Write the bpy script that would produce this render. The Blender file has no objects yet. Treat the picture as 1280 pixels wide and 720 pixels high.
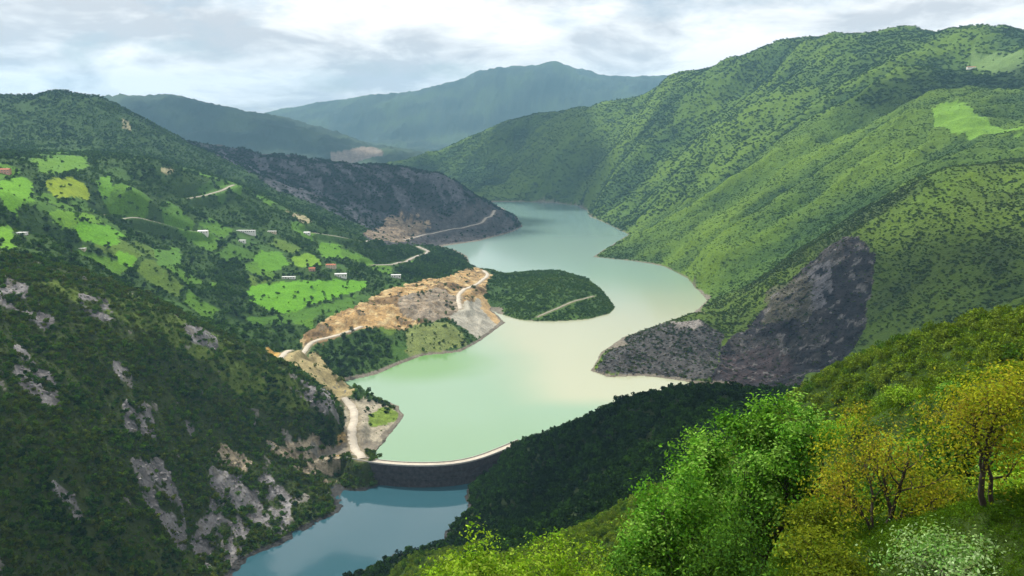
import bpy, math, random
import numpy as np
from mathutils import Vector

random.seed(7)
RNG = np.random.default_rng(7)
scn = bpy.context.scene
COL = scn.collection

# ------------------------------------------------------------------ camera
CAMZ = 350.0                      # metres above the reservoir
FPX = 1005.0                      # focal length in pixels of a 1280 px wide frame
HORIZON = 160.0
PITCH = math.atan((360.0 - HORIZON) / FPX)
cam_d = bpy.data.cameras.new('camera')
cam_d.sensor_width = 36.0
cam_d.lens = 36.0 * FPX / 1280.0
cam_d.clip_start = 0.5
cam_d.clip_end = 80000.0
cam = bpy.data.objects.new('camera', cam_d)
cam.location = (0, 0, CAMZ)
cam.rotation_euler = (math.pi / 2 - PITCH, 0, 0)
COL.objects.link(cam)
scn.camera = cam

# ------------------------------------------------------------------ light
SUN_EL = math.radians(55)
SUN_AZ = math.radians(-50)        # measured from +Y (view direction) towards +X
sun_dir = Vector((math.sin(SUN_AZ) * math.cos(SUN_EL), math.cos(SUN_AZ) * math.cos(SUN_EL), math.sin(SUN_EL)))
sd = bpy.data.lights.new('sun', 'SUN')
sd.energy = 5.0
sd.angle = math.radians(2.0)
sd.color = (1.0, 0.95, 0.86)
sun = bpy.data.objects.new('sun', sd)
sun.rotation_euler = sun_dir.to_track_quat('Z', 'Y').to_euler()
sun.location = (0, 0, 3000)
COL.objects.link(sun)

world = bpy.data.worlds.new('World')
scn.world = world
world.use_nodes = True
wn, wl = world.node_tree.nodes, world.node_tree.links
wn.clear()


def node(nt, typ, **kw):
    n = nt.nodes.new(typ)
    for k, v in kw.items():
        setattr(n, k, v)
    return n


def build_world():
    nt = world.node_tree
    out = node(nt, 'ShaderNodeOutputWorld')
    bg = node(nt, 'ShaderNodeBackground')
    bg.inputs['Strength'].default_value = 0.085
    wl.new(bg.outputs[0], out.inputs['Surface'])
    sky = node(nt, 'ShaderNodeTexSky', sky_type='NISHITA')
    sky.sun_disc = False
    sky.sun_elevation = SUN_EL
    sky.sun_rotation = SUN_AZ
    sky.altitude = 400
    sky.air_density = 1.0
    sky.dust_density = 1.2
    tc = node(nt, 'ShaderNodeTexCoord')
    sep = node(nt, 'ShaderNodeSeparateXYZ')
    wl.new(tc.outputs['Generated'], sep.inputs[0])
    # project the view direction on a flat cloud deck
    zc = node(nt, 'ShaderNodeMath', operation='MAXIMUM')
    wl.new(sep.outputs['Z'], zc.inputs[0]); zc.inputs[1].default_value = 0.0
    za = node(nt, 'ShaderNodeMath', operation='ADD')
    wl.new(zc.outputs[0], za.inputs[0]); za.inputs[1].default_value = 0.26
    dx = node(nt, 'ShaderNodeMath', operation='DIVIDE'); dy = node(nt, 'ShaderNodeMath', operation='DIVIDE')
    wl.new(sep.outputs['X'], dx.inputs[0]); wl.new(za.outputs[0], dx.inputs[1])
    wl.new(sep.outputs['Y'], dy.inputs[0]); wl.new(za.outputs[0], dy.inputs[1])
    cmb = node(nt, 'ShaderNodeCombineXYZ')
    wl.new(dx.outputs[0], cmb.inputs['X']); wl.new(dy.outputs[0], cmb.inputs['Y'])
    mp = node(nt, 'ShaderNodeMapping')
    mp.inputs['Location'].default_value = CLOUD_OFF
    wl.new(cmb.outputs[0], mp.inputs['Vector'])

    def noise(scale, detail, rough, dist, off):
        m = node(nt, 'ShaderNodeMapping'); m.inputs['Location'].default_value = off
        wl.new(mp.outputs[0], m.inputs['Vector'])
        n = node(nt, 'ShaderNodeTexNoise')
        n.inputs['Scale'].default_value = scale; n.inputs['Detail'].default_value = detail
        n.inputs['Roughness'].default_value = rough; n.inputs['Distortion'].default_value = dist
        wl.new(m.outputs[0], n.inputs['Vector'])
        return n.outputs[0]
    cover = noise(1.4, 9, 0.58, 0.2, (0, 0, 0))
    thick = noise(2.3, 12, 0.58, 0.25, (3.1, 7.7, 2.0))
    cr = node(nt, 'ShaderNodeMapRange'); cr.inputs['From Min'].default_value = 0.30; cr.inputs['From Max'].default_value = 0.47
    wl.new(cover, cr.inputs['Value'])
    ramp = node(nt, 'ShaderNodeValToRGB')
    e = ramp.color_ramp.elements
    e[0].position = 0.40; e[0].color = (14.6, 14.2, 13.8, 1)
    e[1].position = 0.60; e[1].color = (8.0, 8.0, 8.2, 1)
    m2 = ramp.color_ramp.elements.new(0.50); m2.color = (11.6, 11.4, 11.2, 1)
    wl.new(thick, ramp.inputs[0])
    mix = node(nt, 'ShaderNodeMix', data_type='RGBA')
    wl.new(cr.outputs[0], mix.inputs[0])
    wl.new(sky.outputs[0], mix.inputs[6]); wl.new(ramp.outputs[0], mix.inputs[7])
    wl.new(mix.outputs[2], bg.inputs['Color'])


CLOUD_OFF = (1.3, 0.4, 0.0)
build_world()

scn.view_settings.view_transform = 'Standard'
scn.view_settings.look = 'None'
scn.view_settings.exposure = 0.22
scn.view_settings.gamma = 1.0
scn.view_settings.use_curve_mapping = False
scn.render.engine = 'CYCLES'
cy = scn.cycles
cy.max_bounces = 4
cy.diffuse_bounces = 2
cy.glossy_bounces = 2
cy.transmission_bounces = 2
cy.transparent_max_bounces = 4
cy.volume_bounces = 0
cy.use_denoising = True
cy.use_adaptive_sampling = True
cy.adaptive_threshold = 0.02
cy.sample_clamp_indirect = 4.0

# ------------------------------------------------------------------ helpers
_sp, _cp = math.sin(PITCH), math.cos(PITCH)


def ray(px, py):
    """direction per metre of horizontal distance y for the line of sight through a picture point"""
    a = px - 640.0
    b = 360.0 - py
    y = FPX * _cp + b * _sp
    z = -FPX * _sp + b * _cp
    return a / y, z / y                    # x per y, z per y


def at(px, py, y):
    rx, rz = ray(px, py)
    return (rx * y, y, CAMZ + rz * y)


def on_level(px, py, z):
    rx, rz = ray(px, py)
    y = (z - CAMZ) / rz
    return (rx * y, y, z)


_perm = np.random.default_rng(3).permutation(4096).astype(np.int64)
_gang = np.random.default_rng(4).uniform(0, 2 * math.pi, 4096)
_gx, _gy = np.cos(_gang), np.sin(_gang)


def perlin(x, y):
    xi = np.floor(x).astype(np.int64); yi = np.floor(y).astype(np.int64)
    xf = x - xi; yf = y - yi
    u = xf * xf * xf * (xf * (xf * 6 - 15) + 10); v = yf * yf * yf * (yf * (yf * 6 - 15) + 10)

    def g(ix, iy, fx, fy):
        h = _perm[(_perm[ix & 4095] + iy) & 4095]
        return _gx[h] * fx + _gy[h] * fy
    a = g(xi, yi, xf, yf); b = g(xi + 1, yi, xf - 1, yf)
    c = g(xi, yi + 1, xf, yf - 1); d = g(xi + 1, yi + 1, xf - 1, yf - 1)
    return (a + u * (b - a)) + v * ((c + u * (d - c)) - (a + u * (b - a)))


def fbm(x, y, scale, octaves=4, gain=0.5, ridged=False, seed=0.0):
    s = np.zeros_like(x); amp = 1.0; f = 1.0 / scale; tot = 0
    for o in range(octaves):
        n = perlin(x * f + seed + 17.3 * o, y * f - seed * 1.7 + 9.1 * o)
        if ridged:
            n = 0.5 - np.abs(n) * 1.4
        s += amp * n; tot += amp
        amp *= gain; f *= 2.03
    return s / tot


def smooth(e0, e1, x):
    t = np.clip((x - e0) / (e1 - e0), 0, 1)
    return t * t * (3 - 2 * t)


def in_poly(x, y, poly):
    r = np.zeros(x.shape, bool)
    n = len(poly)
    for i in range(n):
        x0, y0 = poly[i]; x1, y1 = poly[(i + 1) % n]
        c = (y0 > y) != (y1 > y)
        if y0 != y1:
            r ^= c & (x < (x1 - x0) * (y - y0) / (y1 - y0) + x0)
    return r


def mesh_obj(name, verts, faces, mat=None, parent=None, smooth_shade=False):
    me = bpy.data.meshes.new(name)
    me.from_pydata([tuple(v) for v in verts], [], [tuple(f) for f in faces])
    me.update()
    if mat:
        me.materials.append(mat)
    if smooth_shade:
        me.polygons.foreach_set('use_smooth', [True] * len(me.polygons))
    o = bpy.data.objects.new(name, me)
    COL.objects.link(o)
    if parent:
        o.parent = parent
    return o


def mesh_np(name, verts, quads, mat=None, smooth_shade=False, tris=False, link=True):
    """fast mesh from arrays: verts (n,3), faces (m,4) or (m,3)"""
    k = 3 if tris else 4
    me = bpy.data.meshes.new(name)
    verts = np.ascontiguousarray(verts, np.float32); quads = np.ascontiguousarray(quads, np.int32)
    me.vertices.add(len(verts)); me.vertices.foreach_set('co', verts.ravel())
    me.loops.add(quads.size); me.loops.foreach_set('vertex_index', quads.ravel())
    me.polygons.add(len(quads))
    me.polygons.foreach_set('loop_start', np.arange(0, quads.size, k, dtype=np.int32))
    me.polygons.foreach_set('loop_total', np.full(len(quads), k, np.int32))
    if smooth_shade:
        me.polygons.foreach_set('use_smooth', np.ones(len(quads), bool))
    me.update(calc_edges=True)
    if mat:
        me.materials.append(mat)
    o = bpy.data.objects.new(name, me)
    if link:
        COL.objects.link(o)
    return o


def set_col(me, name, rgb, domain='POINT'):
    a = me.color_attributes.new(name, 'FLOAT_COLOR', domain)
    c = np.ones((len(rgb), 4), np.float32); c[:, :3] = rgb
    a.data.foreach_set('color', c.ravel())


def tag(o, label=None, cat=None, group=None, kind=None):
    if label: o['label'] = label
    if cat: o['category'] = cat
    if group: o['group'] = group
    if kind: o['kind'] = kind
    return o


def empty(name, loc, rz=0.0):
    o = bpy.data.objects.new(name, None)
    o.empty_display_size = 1.0
    o.location = loc
    o.rotation_euler = (0, 0, rz)
    COL.objects.link(o)
    return o
# ------------------------------------------------------------------ terrain: control points
REG = ['ravine_slope', 'abutment_spur', 'quarry_hill', 'village_hill', 'dark_ridge', 'distant_ridge', 'distant_mountain',
       'lake_mountain', 'landslide_hill', 'islet', 'lake_bed']
RID = {n: i for i, n in enumerate(REG)}
CP, CR = [], []


def add(region, p):
    CP.append(p); CR.append(RID[region])


def line3(region, pts, step):
    """dense points along a 3D polyline"""
    pts = [np.array(p, float) for p in pts]
    for a, b in zip(pts[:-1], pts[1:]):
        n = max(1, int(np.linalg.norm((b - a)[:2]) / step))
        for k in range(n):
            add(region, tuple(a + (b - a) * k / n))
    add(region, tuple(pts[-1]))


def ridge(region, pts, step=60):          # (px, py, distance)
    line3(region, [at(*p) for p in pts], step)


def shore(region, pts, z=0.0, step=40):
    line3(region, [on_level(px, py, z) for px, py in pts], step)


POOL = -20.0
# shores of the reservoir
SH_PEN = [(470, 566), (482, 548), (497, 532), (505, 519), (497, 508), (475, 498), (448, 489), (430, 480)]
SH_QUARRY = [(430, 477), (470, 468), (500, 455), (530, 444), (575, 440), (600, 426), (632, 403), (612, 386)]
SH_ISL_S = [(622, 392), (650, 400), (690, 402), (735, 399), (762, 392), (769, 384)]
SH_ISL_N = [(769, 384), (752, 362), (735, 348), (700, 337), (665, 338), (630, 341), (604, 336)]
SH_WOOD = [(600, 335), (588, 331), (584, 320), (568, 312), (552, 308)]
SH_DARK = [(552, 308), (600, 301), (640, 290), (653, 283), (646, 271), (628, 260), (612, 253)]
SH_FAR = [(612, 252), (650, 252), (690, 253), (722, 257), (734, 262), (737, 270), (760, 280), (786, 293), (768, 304), (741, 321),
          (790, 326), (830, 333), (860, 348), (884, 376)]
SH_BLUFF = [(884, 377), (868, 390), (820, 407), (780, 421), (752, 440), (739, 463), (760, 471), (800, 470), (850, 475), (885, 484), (938, 492)]
shore('quarry_hill', SH_PEN, 0.5, 14)
shore('village_hill', SH_QUARRY, 0.3, 20)
shore('islet', SH_ISL_S, 0.3, 20)
shore('islet', SH_ISL_N, 0.3, 25)
shore('village_hill', SH_WOOD, 0.3, 30)
shore('dark_ridge', SH_DARK, 0.3, 50)
shore('lake_mountain', SH_FAR, 0.3, 60)
shore('landslide_hill', SH_BLUFF, 0.3, 25)
# lake floor
for px, py, z in [(560, 520, -16), (520, 545, -14), (600, 470, -16), (560, 470, -12), (650, 440, -15), (700, 430, -16), (700, 480, -18), (820, 481, -8), (890, 489, -7),
                  (660, 500, -18), (600, 540, -16), (640, 425, -9), (720, 418, -10), (800, 380, -18), (830, 360, -16), (790, 345, -18), (720, 320, -16),
                  (650, 315, -14), (610, 318, -10), (690, 290, -16), (720, 300, -15), (690, 268, -14), (660, 262, -10), (760, 310, -8), (680, 335, -6),
                  (600, 310, -8), (820, 395, -12), (540, 460, -8), (480, 475, -4), (470, 482, -4), (500, 490, -9), (850, 370, -10), (770, 440, -9)]:
    add('lake_bed', on_level(px, py, z))
# lower pool below the dam
for px, py in [(424, 607), (423, 640), (382, 658), (346, 681), (290, 716), (262, 740)]:
    add('quarry_hill', on_level(px, py, POOL + 0.5))
for px, py in [(592, 604), (590, 640), (560, 672), (500, 693), (440, 719), (400, 745)]:
    add('abutment_spur', on_level(px, py, POOL + 0.5))
for px, py in [(500, 612), (470, 640), (540, 640), (430, 680), (480, 670), (360, 716), (420, 716), (350, 760)]:
    add('lake_bed', on_level(px, py, POOL - 12))
for x, y in [(-185, 580), (-155, 500), (-150, 400), (-160, 300)]:
    add('lake_bed', (x, y, POOL - 12))
# bed below the dam wall itself
for px, py in [(470, 590), (510, 592), (560, 592), (590, 588)]:
    add('lake_bed', on_level(px, py, POOL - 6))
# right end of the dam: spur dropping from the viewer's hill
ridge('abutment_spur', [(628, 563, 848), (660, 556, 800), (700, 541, 745), (745, 520, 690), (790, 506, 630), (850, 514, 545), (915, 530, 460), (985, 530, 370)], 30)
ridge('abutment_spur', [(598, 600, 815), (592, 640, 700)], 40)
for p in [(640, 600, 740), (700, 570, 680), (760, 540, 620), (640, 650, 640), (700, 640, 520), (760, 610, 480), (840, 570, 460), (600, 690, 560), (520, 705, 610), (700, 690, 420)]:
    add('abutment_spur', at(*p))
# back side of that spur, towards the bay
for x, y, z in [(110, 800, 40), (190, 760, 60), (60, 870, 3), (150, 900, 2), (230, 900, 4), (250, 820, 32), (300, 900, 6), (330, 790, 60), (260, 650, 130), (300, 980, 2), (400, 850, 40), (345, 990, 6)]:
    add('abutment_spur', (x, y, z))
# the viewer's own steep slope
for x, y, z in [(0, 0, 347.2), (-6, 6, 342), (8, 10, 340), (0, 20, 333), (-12, 25, 327), (12, 24, 335), (0, 40, 319), (20, 40, 324), (-20, 45, 311), (0, 60, 303), (30, 60, 316),
                (-40, 70, 285), (0, 100, 271), (50, 100, 300), (-60, 120, 245), (0, 160, 230), (60, 160, 262), (-80, 200, 190), (0, 240, 190), (70, 240, 205), (-100, 300, 120),
                (-60, 340, 138), (0, 330, 158), (-85, 410, 75), (-70, 480, 72), (15, 24, 338), (26, 30, 336), (15, 32, 332.6)]:
    add('ravine_slope', (x, y, z))
ridge('ravine_slope', [(1330, 395, 170), (1280, 405, 190), (1200, 424, 205), (1120, 447, 222), (1060, 468, 240), (1000, 492, 275)], 12)
for p in [(1280, 470, 110), (1200, 500, 100), (1100, 520, 110), (1280, 560, 48), (1200, 590, 50), (1120, 640, 46), (1040, 560, 130), (1000, 600, 110), (940, 620, 110), (1030, 690, 45)]:
    add('ravine_slope', at(*p))
for x, y, z in [(200, 260, 262), (280, 330, 215), (180, 360, 215), (330, 420, 170), (160, 100, 330), (240, 150, 335), (300, 500, 140), (420, 560, 120), (100, 40, 345), (220, 40, 365), (360, 220, 330), (500, 300, 300)]:
    add('ravine_slope', (x, y, z))
# near hill on the left, with rock faces above the lower pool
ridge('quarry_hill', [(-120, 318, 740), (0, 335, 780), (100, 352, 815), (200, 386, 850), (300, 435, 872), (360, 466, 878), (405, 494, 874), (428, 520, 866), (440, 545, 857)], 35)
ridge('quarry_hill', [(438, 566, 842), (428, 596, 830)], 20)
for p in [(0, 420, 670), (0, 520, 575), (0, 620, 505), (0, 720, 445), (100, 430, 715), (100, 520, 635), (100, 620, 565), (100, 720, 505), (200, 450, 770), (200, 540, 695), (200, 620, 635), (200, 710, 577),
          (300, 500, 815), (300, 570, 755), (300, 640, 695), (360, 540, 822), (360, 600, 762), (400, 600, 790), (400, 550, 832), (250, 690, 634), (-120, 500, 540), (-120, 700, 420)]:
    add('quarry_hill', at(*p))
for px, py, z in [(440, 530, 9), (440, 508, 8), (452, 545, 6), (470, 530, 5), (488, 520, 4), (425, 490, 14), (455, 560, 4), (447, 572, 3.2), (408, 470, 16), (380, 455, 20)]:
    add('quarry_hill', on_level(px, py, z))
# hidden valley behind the near hill
for x, y, z in [(-330, 965, 80), (-430, 1020, 105), (-540, 1090, 135), (-255, 960, 50), (-240, 1025, 38), (-330, 1090, 70), (-640, 1090, 160), (-790, 1060, 195), (-200, 990, 24)]:
    add('village_hill', (x, y, z))
# quarry flats and the earth bank by the water
for px, py, z in [(340, 440, 28), (360, 440, 26), (395, 425, 30), (430, 412, 34), (470, 403, 36), (500, 412, 26), (450, 430, 22), (430, 450, 14), (450, 462, 5), (415, 470, 7), (400, 455, 13), (540, 405, 27),
                  (560, 412, 22), (535, 430, 10), (580, 395, 22), (600, 375, 18), (610, 390, 9), (520, 385, 42), (560, 375, 40), (590, 355, 24), (605, 345, 10), (560, 355, 42), (530, 362, 48), (480, 385, 44), (620, 350, 4), (616, 372, 3.5)]:
    add('village_hill', on_level(px, py, z))
# wood on the knoll above the bank
for px, py, z in [(520, 340, 40), (560, 335, 26), (500, 325, 45), (540, 322, 30), (565, 322, 18), (470, 335, 55), (480, 312, 44), (520, 308, 26)]:
    add('village_hill', on_level(px, py, z))
# meadows and village terraces
for px, py, z in [(300, 400, 62), (340, 400, 52), (380, 400, 44), (330, 360, 75), (380, 360, 72), (430, 352, 66), (420, 340, 78), (300, 340, 95), (360, 335, 90), (400, 320, 95), (440, 318, 78), (300, 305, 128), (350, 300, 122),
                  (400, 300, 106), (250, 340, 108), (230, 300, 145), (250, 290, 152), (180, 330, 150), (120, 330, 175), (120, 295, 190), (60, 300, 205), (0, 300, 215), (180, 280, 178), (150, 265, 200), (80, 265, 225), (0, 265, 240),
                  (80, 240, 245), (0, 240, 262), (100, 205, 280), (30, 205, 290), (160, 240, 235), (220, 250, 205), (290, 230, 220), (270, 255, 190), (330, 260, 170), (380, 275, 140), (430, 295, 104), (200, 205, 275), (470, 303, 70)]:
    add('village_hill', on_level(px, py, z))
ridge('village_hill', [(-150, 140, 2450), (0, 121, 2450), (40, 122, 2450), (65, 113, 2450), (120, 121, 2430), (150, 140, 2400), (200, 174, 2360), (250, 205, 2330), (300, 232, 2290), (350, 248, 2240), (400, 271, 2190), (440, 292, 2140), (470, 302, 2100)], 50)
for p in [(60, 160, 2260), (0, 170, 2250), (120, 170, 2230), (-100, 200, 2150)]:
    add('village_hill', at(*p))
# dark ridge with its cut slopes, behind the village hill
ridge('dark_ridge', [(60, 150, 3350), (200, 172, 3250), (280, 187, 3150), (380, 201, 3080), (470, 206, 3000), (540, 218, 2960), (580, 236, 2930), (615, 259, 2960)], 70)
for p in [(260, 195, 2900), (350, 225, 2750), (430, 255, 2620), (500, 255, 2700), (560, 262, 2780), (470, 285, 2440), (540, 288, 2560), (600, 280, 2720), (520, 300, 2400), (630, 272, 2880)]:
    add('dark_ridge', at(*p))
for x, y, z in [(-900, 2750, 215), (-1300, 2900, 280), (-620, 2500, 150), (-1700, 3000, 330)]:
    add('dark_ridge', (x, y, z))
for x, y, z in [(-300, 3600, 40), (-700, 3800, 90), (-150, 3950, 30), (-400, 4300, 60)]:
    add('lake_mountain', (x, y, z))
for x, y, z in [(-1200, 4000, 120), (-2000, 4200, 180), (-3000, 3800, 300), (-2600, 2600, 420)]:
    add('distant_ridge', (x, y, z))
# distant ridge
ridge('distant_ridge', [(-150, 150, 6000), (40, 135, 6000), (130, 121, 6000), (165, 115, 6000), (205, 124, 5950), (250, 135, 5900), (330, 152, 5800), (400, 171, 5700), (450, 183, 5600), (485, 193, 5500)], 150)
for x, y, z in [(-3000, 5000, 180), (-2000, 5000, 150), (-1400, 5000, 120), (-900, 4900, 100), (-500, 4900, 70), (-600, 7500, 100), (-1800, 7800, 150), (-3200, 8000, 250), (0, 6000, 60), (400, 7500, 90)]:
    add('distant_ridge', (x, y, z))
# distant mountain
ridge('distant_mountain', [(px, py, 9800) for px, py in ((60, 168), (260, 158), (340, 146), (420, 129), (490, 121), (530, 114), (580, 102), (625, 88), (660, 85), (697, 79), (735, 92), (790, 102), (850, 97), (950, 110), (1200, 120))], 230)
for x, y, z in [(-5000, 7900, 150), (-3000, 7900, 150), (-1500, 7900, 150), (0, 7900, 160), (1200, 7800, 200), (2500, 7600, 320), (-3000, 13000, 250), (0, 13000, 250), (3000, 13000, 250), (700, 8600, 430), (250, 8700, 290), (-700, 8600, 260), (-1600, 8800, 260), (1250, 8900, 560)]:
    add('distant_mountain', (x, y, z))
# mountain on the right bank
ridge('lake_mountain', [(505, 205, 4700), (555, 187, 4650), (610, 166, 4600), (655, 151, 4500), (700, 148, 4400), (760, 135, 4250), (800, 122, 4100), (830, 106, 3950), (870, 95, 3800), (950, 71, 3550), (1030, 56, 3350), (1100, 49, 3200), (1180, 43, 3050), (1290, 40, 2900), (1450, 50, 2800)], 90)
for p in [(1150, 92, 2620), (1110, 105, 2560), (1060, 140, 2480), (1000, 180, 2420), (940, 222, 2350), (870, 268, 2290), (800, 308, 2240)]:
    add('lake_mountain', at(*p))
ridge('lake_mountain', [(1150, 92, 2620), (1060, 140, 2480), (1000, 180, 2420), (940, 222, 2350), (870, 268, 2290), (800, 308, 2240), (760, 318, 2215)], 45)
ridge('lake_mountain', [(1190, 120, 2250), (1120, 152, 2160), (1050, 205, 2020), (960, 266, 1920), (890, 322, 1830), (862, 345, 1790)], 40)
ridge('lake_mountain', [(1000, 95, 3200), (930, 150, 3050), (870, 205, 2900), (820, 255, 2780), (790, 290, 2690)], 60)
ridge('lake_mountain', [(870, 110, 3600), (810, 165, 3500), (770, 215, 3350), (745, 255, 3250)], 70)
ridge('lake_mountain', [(720, 160, 4150), (700, 200, 3950), (680, 235, 3800)], 80)
# gullies between those spurs
for a in ([(1010, 125, 2900), (930, 190, 2760), (860, 250, 2640), (810, 290, 2520)], [(1080, 150, 2400), (1000, 205, 2270), (930, 255, 2180), (860, 310, 2080)],
          [(1110, 210, 1880), (1010, 275, 1760), (930, 335, 1680), (895, 368, 1650)], [(930, 120, 3450), (860, 180, 3240), (800, 240, 3080)], [(790, 150, 3950), (750, 210, 3650), (720, 250, 3480)], [(640, 190, 4350), (640, 230, 4050)]):
    ridge('lake_mountain', [(px, py, d * 1.012) for px, py, d in a], 70)
for p in [(1190, 150, 2020), (1270, 165, 1900), (1270, 120, 2320), (1200, 85, 2760), (1280, 75, 2650), (1240, 190, 1650)]:
    add('lake_mountain', at(*p))
for x, y, z in [(2600, 3400, 620), (2600, 2400, 640), (2400, 1700, 520), (1500, 4500, 380), (800, 5200, 200), (200, 5400, 110), (2500, 5000, 400), (3800, 4500, 500), (5000, 6500, 400)]:
    add('lake_mountain', (x, y, z))
# hill with the landslide scar
ridge('landslide_hill', [(1230, 205, 1480), (1194, 209, 1430), (1140, 238, 1420), (1080, 268, 1440), (1017, 305, 1460), (975, 333, 1480), (945, 357, 1480), (915, 380, 1480), (895, 396, 1470)], 30)
ridge('landslide_hill', [(1088, 300, 1345), (1040, 310, 1375), (1000, 338, 1395)], 30)
for p in [(1060, 360, 1240), (1030, 400, 1190), (1000, 440, 1135), (960, 465, 1110), (950, 420, 1230), (960, 380, 1340), (1090, 360, 1215), (1085, 430, 1075), (1040, 470, 1040), (910, 450, 1180), (900, 420, 1300)]:
    add('landslide_hill', at(*p))
for p in [(1140, 300, 1270), (1130, 380, 1120), (1120, 450, 980), (1194, 260, 1300), (1200, 320, 1150), (1200, 390, 990), (1270, 240, 1330), (1270, 310, 1120), (1270, 370, 960), (1240, 225, 1400), (1350, 260, 1200), (1350, 380, 850), (1180, 430, 900)]:
    add('landslide_hill', at(*p))
for x, y, z in [(390, 1010, 30), (450, 900, 70), (560, 760, 110), (650, 640, 150), (800, 500, 230), (1100, 600, 300), (1400, 900, 380), (1700, 1300, 440)]:
    add('landslide_hill', (x, y, z))
# low bluff at the mouth of the bay
for px, py, z in [(845, 405, 32), (880, 402, 40), (815, 418, 26), (780, 435, 18), (760, 452, 10), (860, 440, 16), (800, 455, 8), (890, 465, 12), (870, 392, 28)]:
    add('landslide_hill', on_level(px, py, z))
# islet
for px, py, z in [(640, 352, 20), (680, 347, 30), (700, 345, 31), (725, 352, 25), (745, 368, 14), (720, 378, 17), (690, 375, 18), (660, 380, 14), (640, 385, 8), (690, 392, 7), (740, 388, 6), (640, 368, 18)]:
    add('islet', on_level(px, py, z))

CPA = np.array(CP, float)
CRA = np.array(CR)
# drop near-duplicates (they make the system ill-conditioned)
keep = []
for i in range(len(CPA)):
    d = 6.0 if not keep else np.min(np.hypot(CPA[keep, 0] - CPA[i, 0], CPA[keep, 1] - CPA[i, 1]))
    if not keep or d > max(2.5, 0.006 * CPA[i, 1]):
        keep.append(i)
CPA, CRA = CPA[keep], CRA[keep]


def solve_surface():
    n = len(CPA)
    c2 = np.clip(CPA[:, 1] * 0.012, 1.0, 60.0) ** 2
    dx = CPA[:, None, 0] - CPA[None, :, 0]; dy = CPA[:, None, 1] - CPA[None, :, 1]
    A = np.sqrt(dx * dx + dy * dy + c2[None, :])
    s = 1000.0
    P = np.c_[np.ones(n), CPA[:, 0] / s, CPA[:, 1] / s]
    M = np.zeros((n + 3, n + 3)); M[:n, :n] = A; M[:n, n:] = P; M[n:, :n] = P.T
    M[:n, :n] -= np.eye(n) * np.clip(CPA[:, 1] * 0.0015, 0.2, 8)[None, :]
    w = np.linalg.solve(M, np.r_[CPA[:, 2], 0, 0, 0])
    return w, c2


AZ = np.concatenate([np.linspace(-62, -35.5, 60), np.linspace(-35, 35, 860), np.linspace(35.5, 62, 60)])
AZ = np.radians(AZ)
R0, R1 = 8.0, 14000.0
_rows = [(8, 120, 80), (120, 400, 110), (400, 900, 280), (900, 2600, 290), (2600, 5000, 100), (5000, 14000, 120)]
LR = np.concatenate([np.linspace(math.log(a), math.log(b), n, endpoint=False) for a, b, n in _rows] + [[math.log(R1)]])
NR = len(LR)
RR = np.exp(LR)


def row_of(r):
    return np.interp(np.log(np.maximum(r, R0)), LR, np.arange(NR))

GX = np.sin(AZ)[:, None] * RR[None, :]
GY = np.cos(AZ)[:, None] * RR[None, :]


def eval_surface():
    w, c2 = solve_surface()
    # the kernel sum is smooth: evaluate on every 2nd row/column of a coarse grid, then interpolate
    Z = np.empty(GX.size, np.float32); Rg = np.empty(GX.size, np.int16)
    px = CPA[:, 0].astype(np.float32); py = CPA[:, 1].astype(np.float32)
    wx = w[:-3].astype(np.float64); cc = c2.astype(np.float32)
    fx = GX.ravel(); fy = GY.ravel()
    LAND = np.nonzero(CRA != RID['lake_bed'])[0]
    CH = 6000
    for i in range(0, fx.size, CH):
        x = fx[i:i + CH].astype(np.float32); y = fy[i:i + CH].astype(np.float32)
        d2 = (x[:, None] - px[None]) ** 2 + (y[:, None] - py[None]) ** 2
        Rg[i:i + CH] = LAND[np.argmin(d2[:, LAND], axis=1)]
        d2 += cc[None]
        np.sqrt(d2, out=d2)
        Z[i:i + CH] = d2 @ wx + w[-3] + w[-2] * x / 1000 + w[-1] * y / 1000
    return Z.reshape(GX.shape).astype(float), CRA[Rg].reshape(GX.shape)


GZ, GREG = eval_surface()
# ------------------------------------------------------------------ terrain: detail, water line, look-up
def xy(pts, z=0.0):
    return [on_level(px, py, z)[:2] for px, py in pts]


DAM_PX = [(436, 570), (447, 573), (475, 577.5), (505, 580), (535, 580.5), (565, 579), (592, 574), (612, 567), (632, 559), (650, 551)]
DAM_Z = 3.2
DAM = [on_level(px, py, DAM_Z)[:2] for px, py in DAM_PX]
LAKE_POLY = (xy([(455, 573)]) + xy(SH_PEN) + xy(SH_QUARRY) + xy(SH_ISL_S) + xy(SH_ISL_N) + xy(SH_WOOD) + xy(SH_DARK[1:]) + xy(SH_FAR[1:]) + xy(SH_BLUFF[1:])
             + [(318, 975), (250, 925), (150, 905), (60, 885), (14, 868)] + [(p[0], p[1] - 14) for p in DAM[-2:1:-1]])
DAM_R = [math.hypot(*p) for p in DAM]
DAM_A = [math.atan2(p[0], p[1]) for p in DAM]


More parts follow.
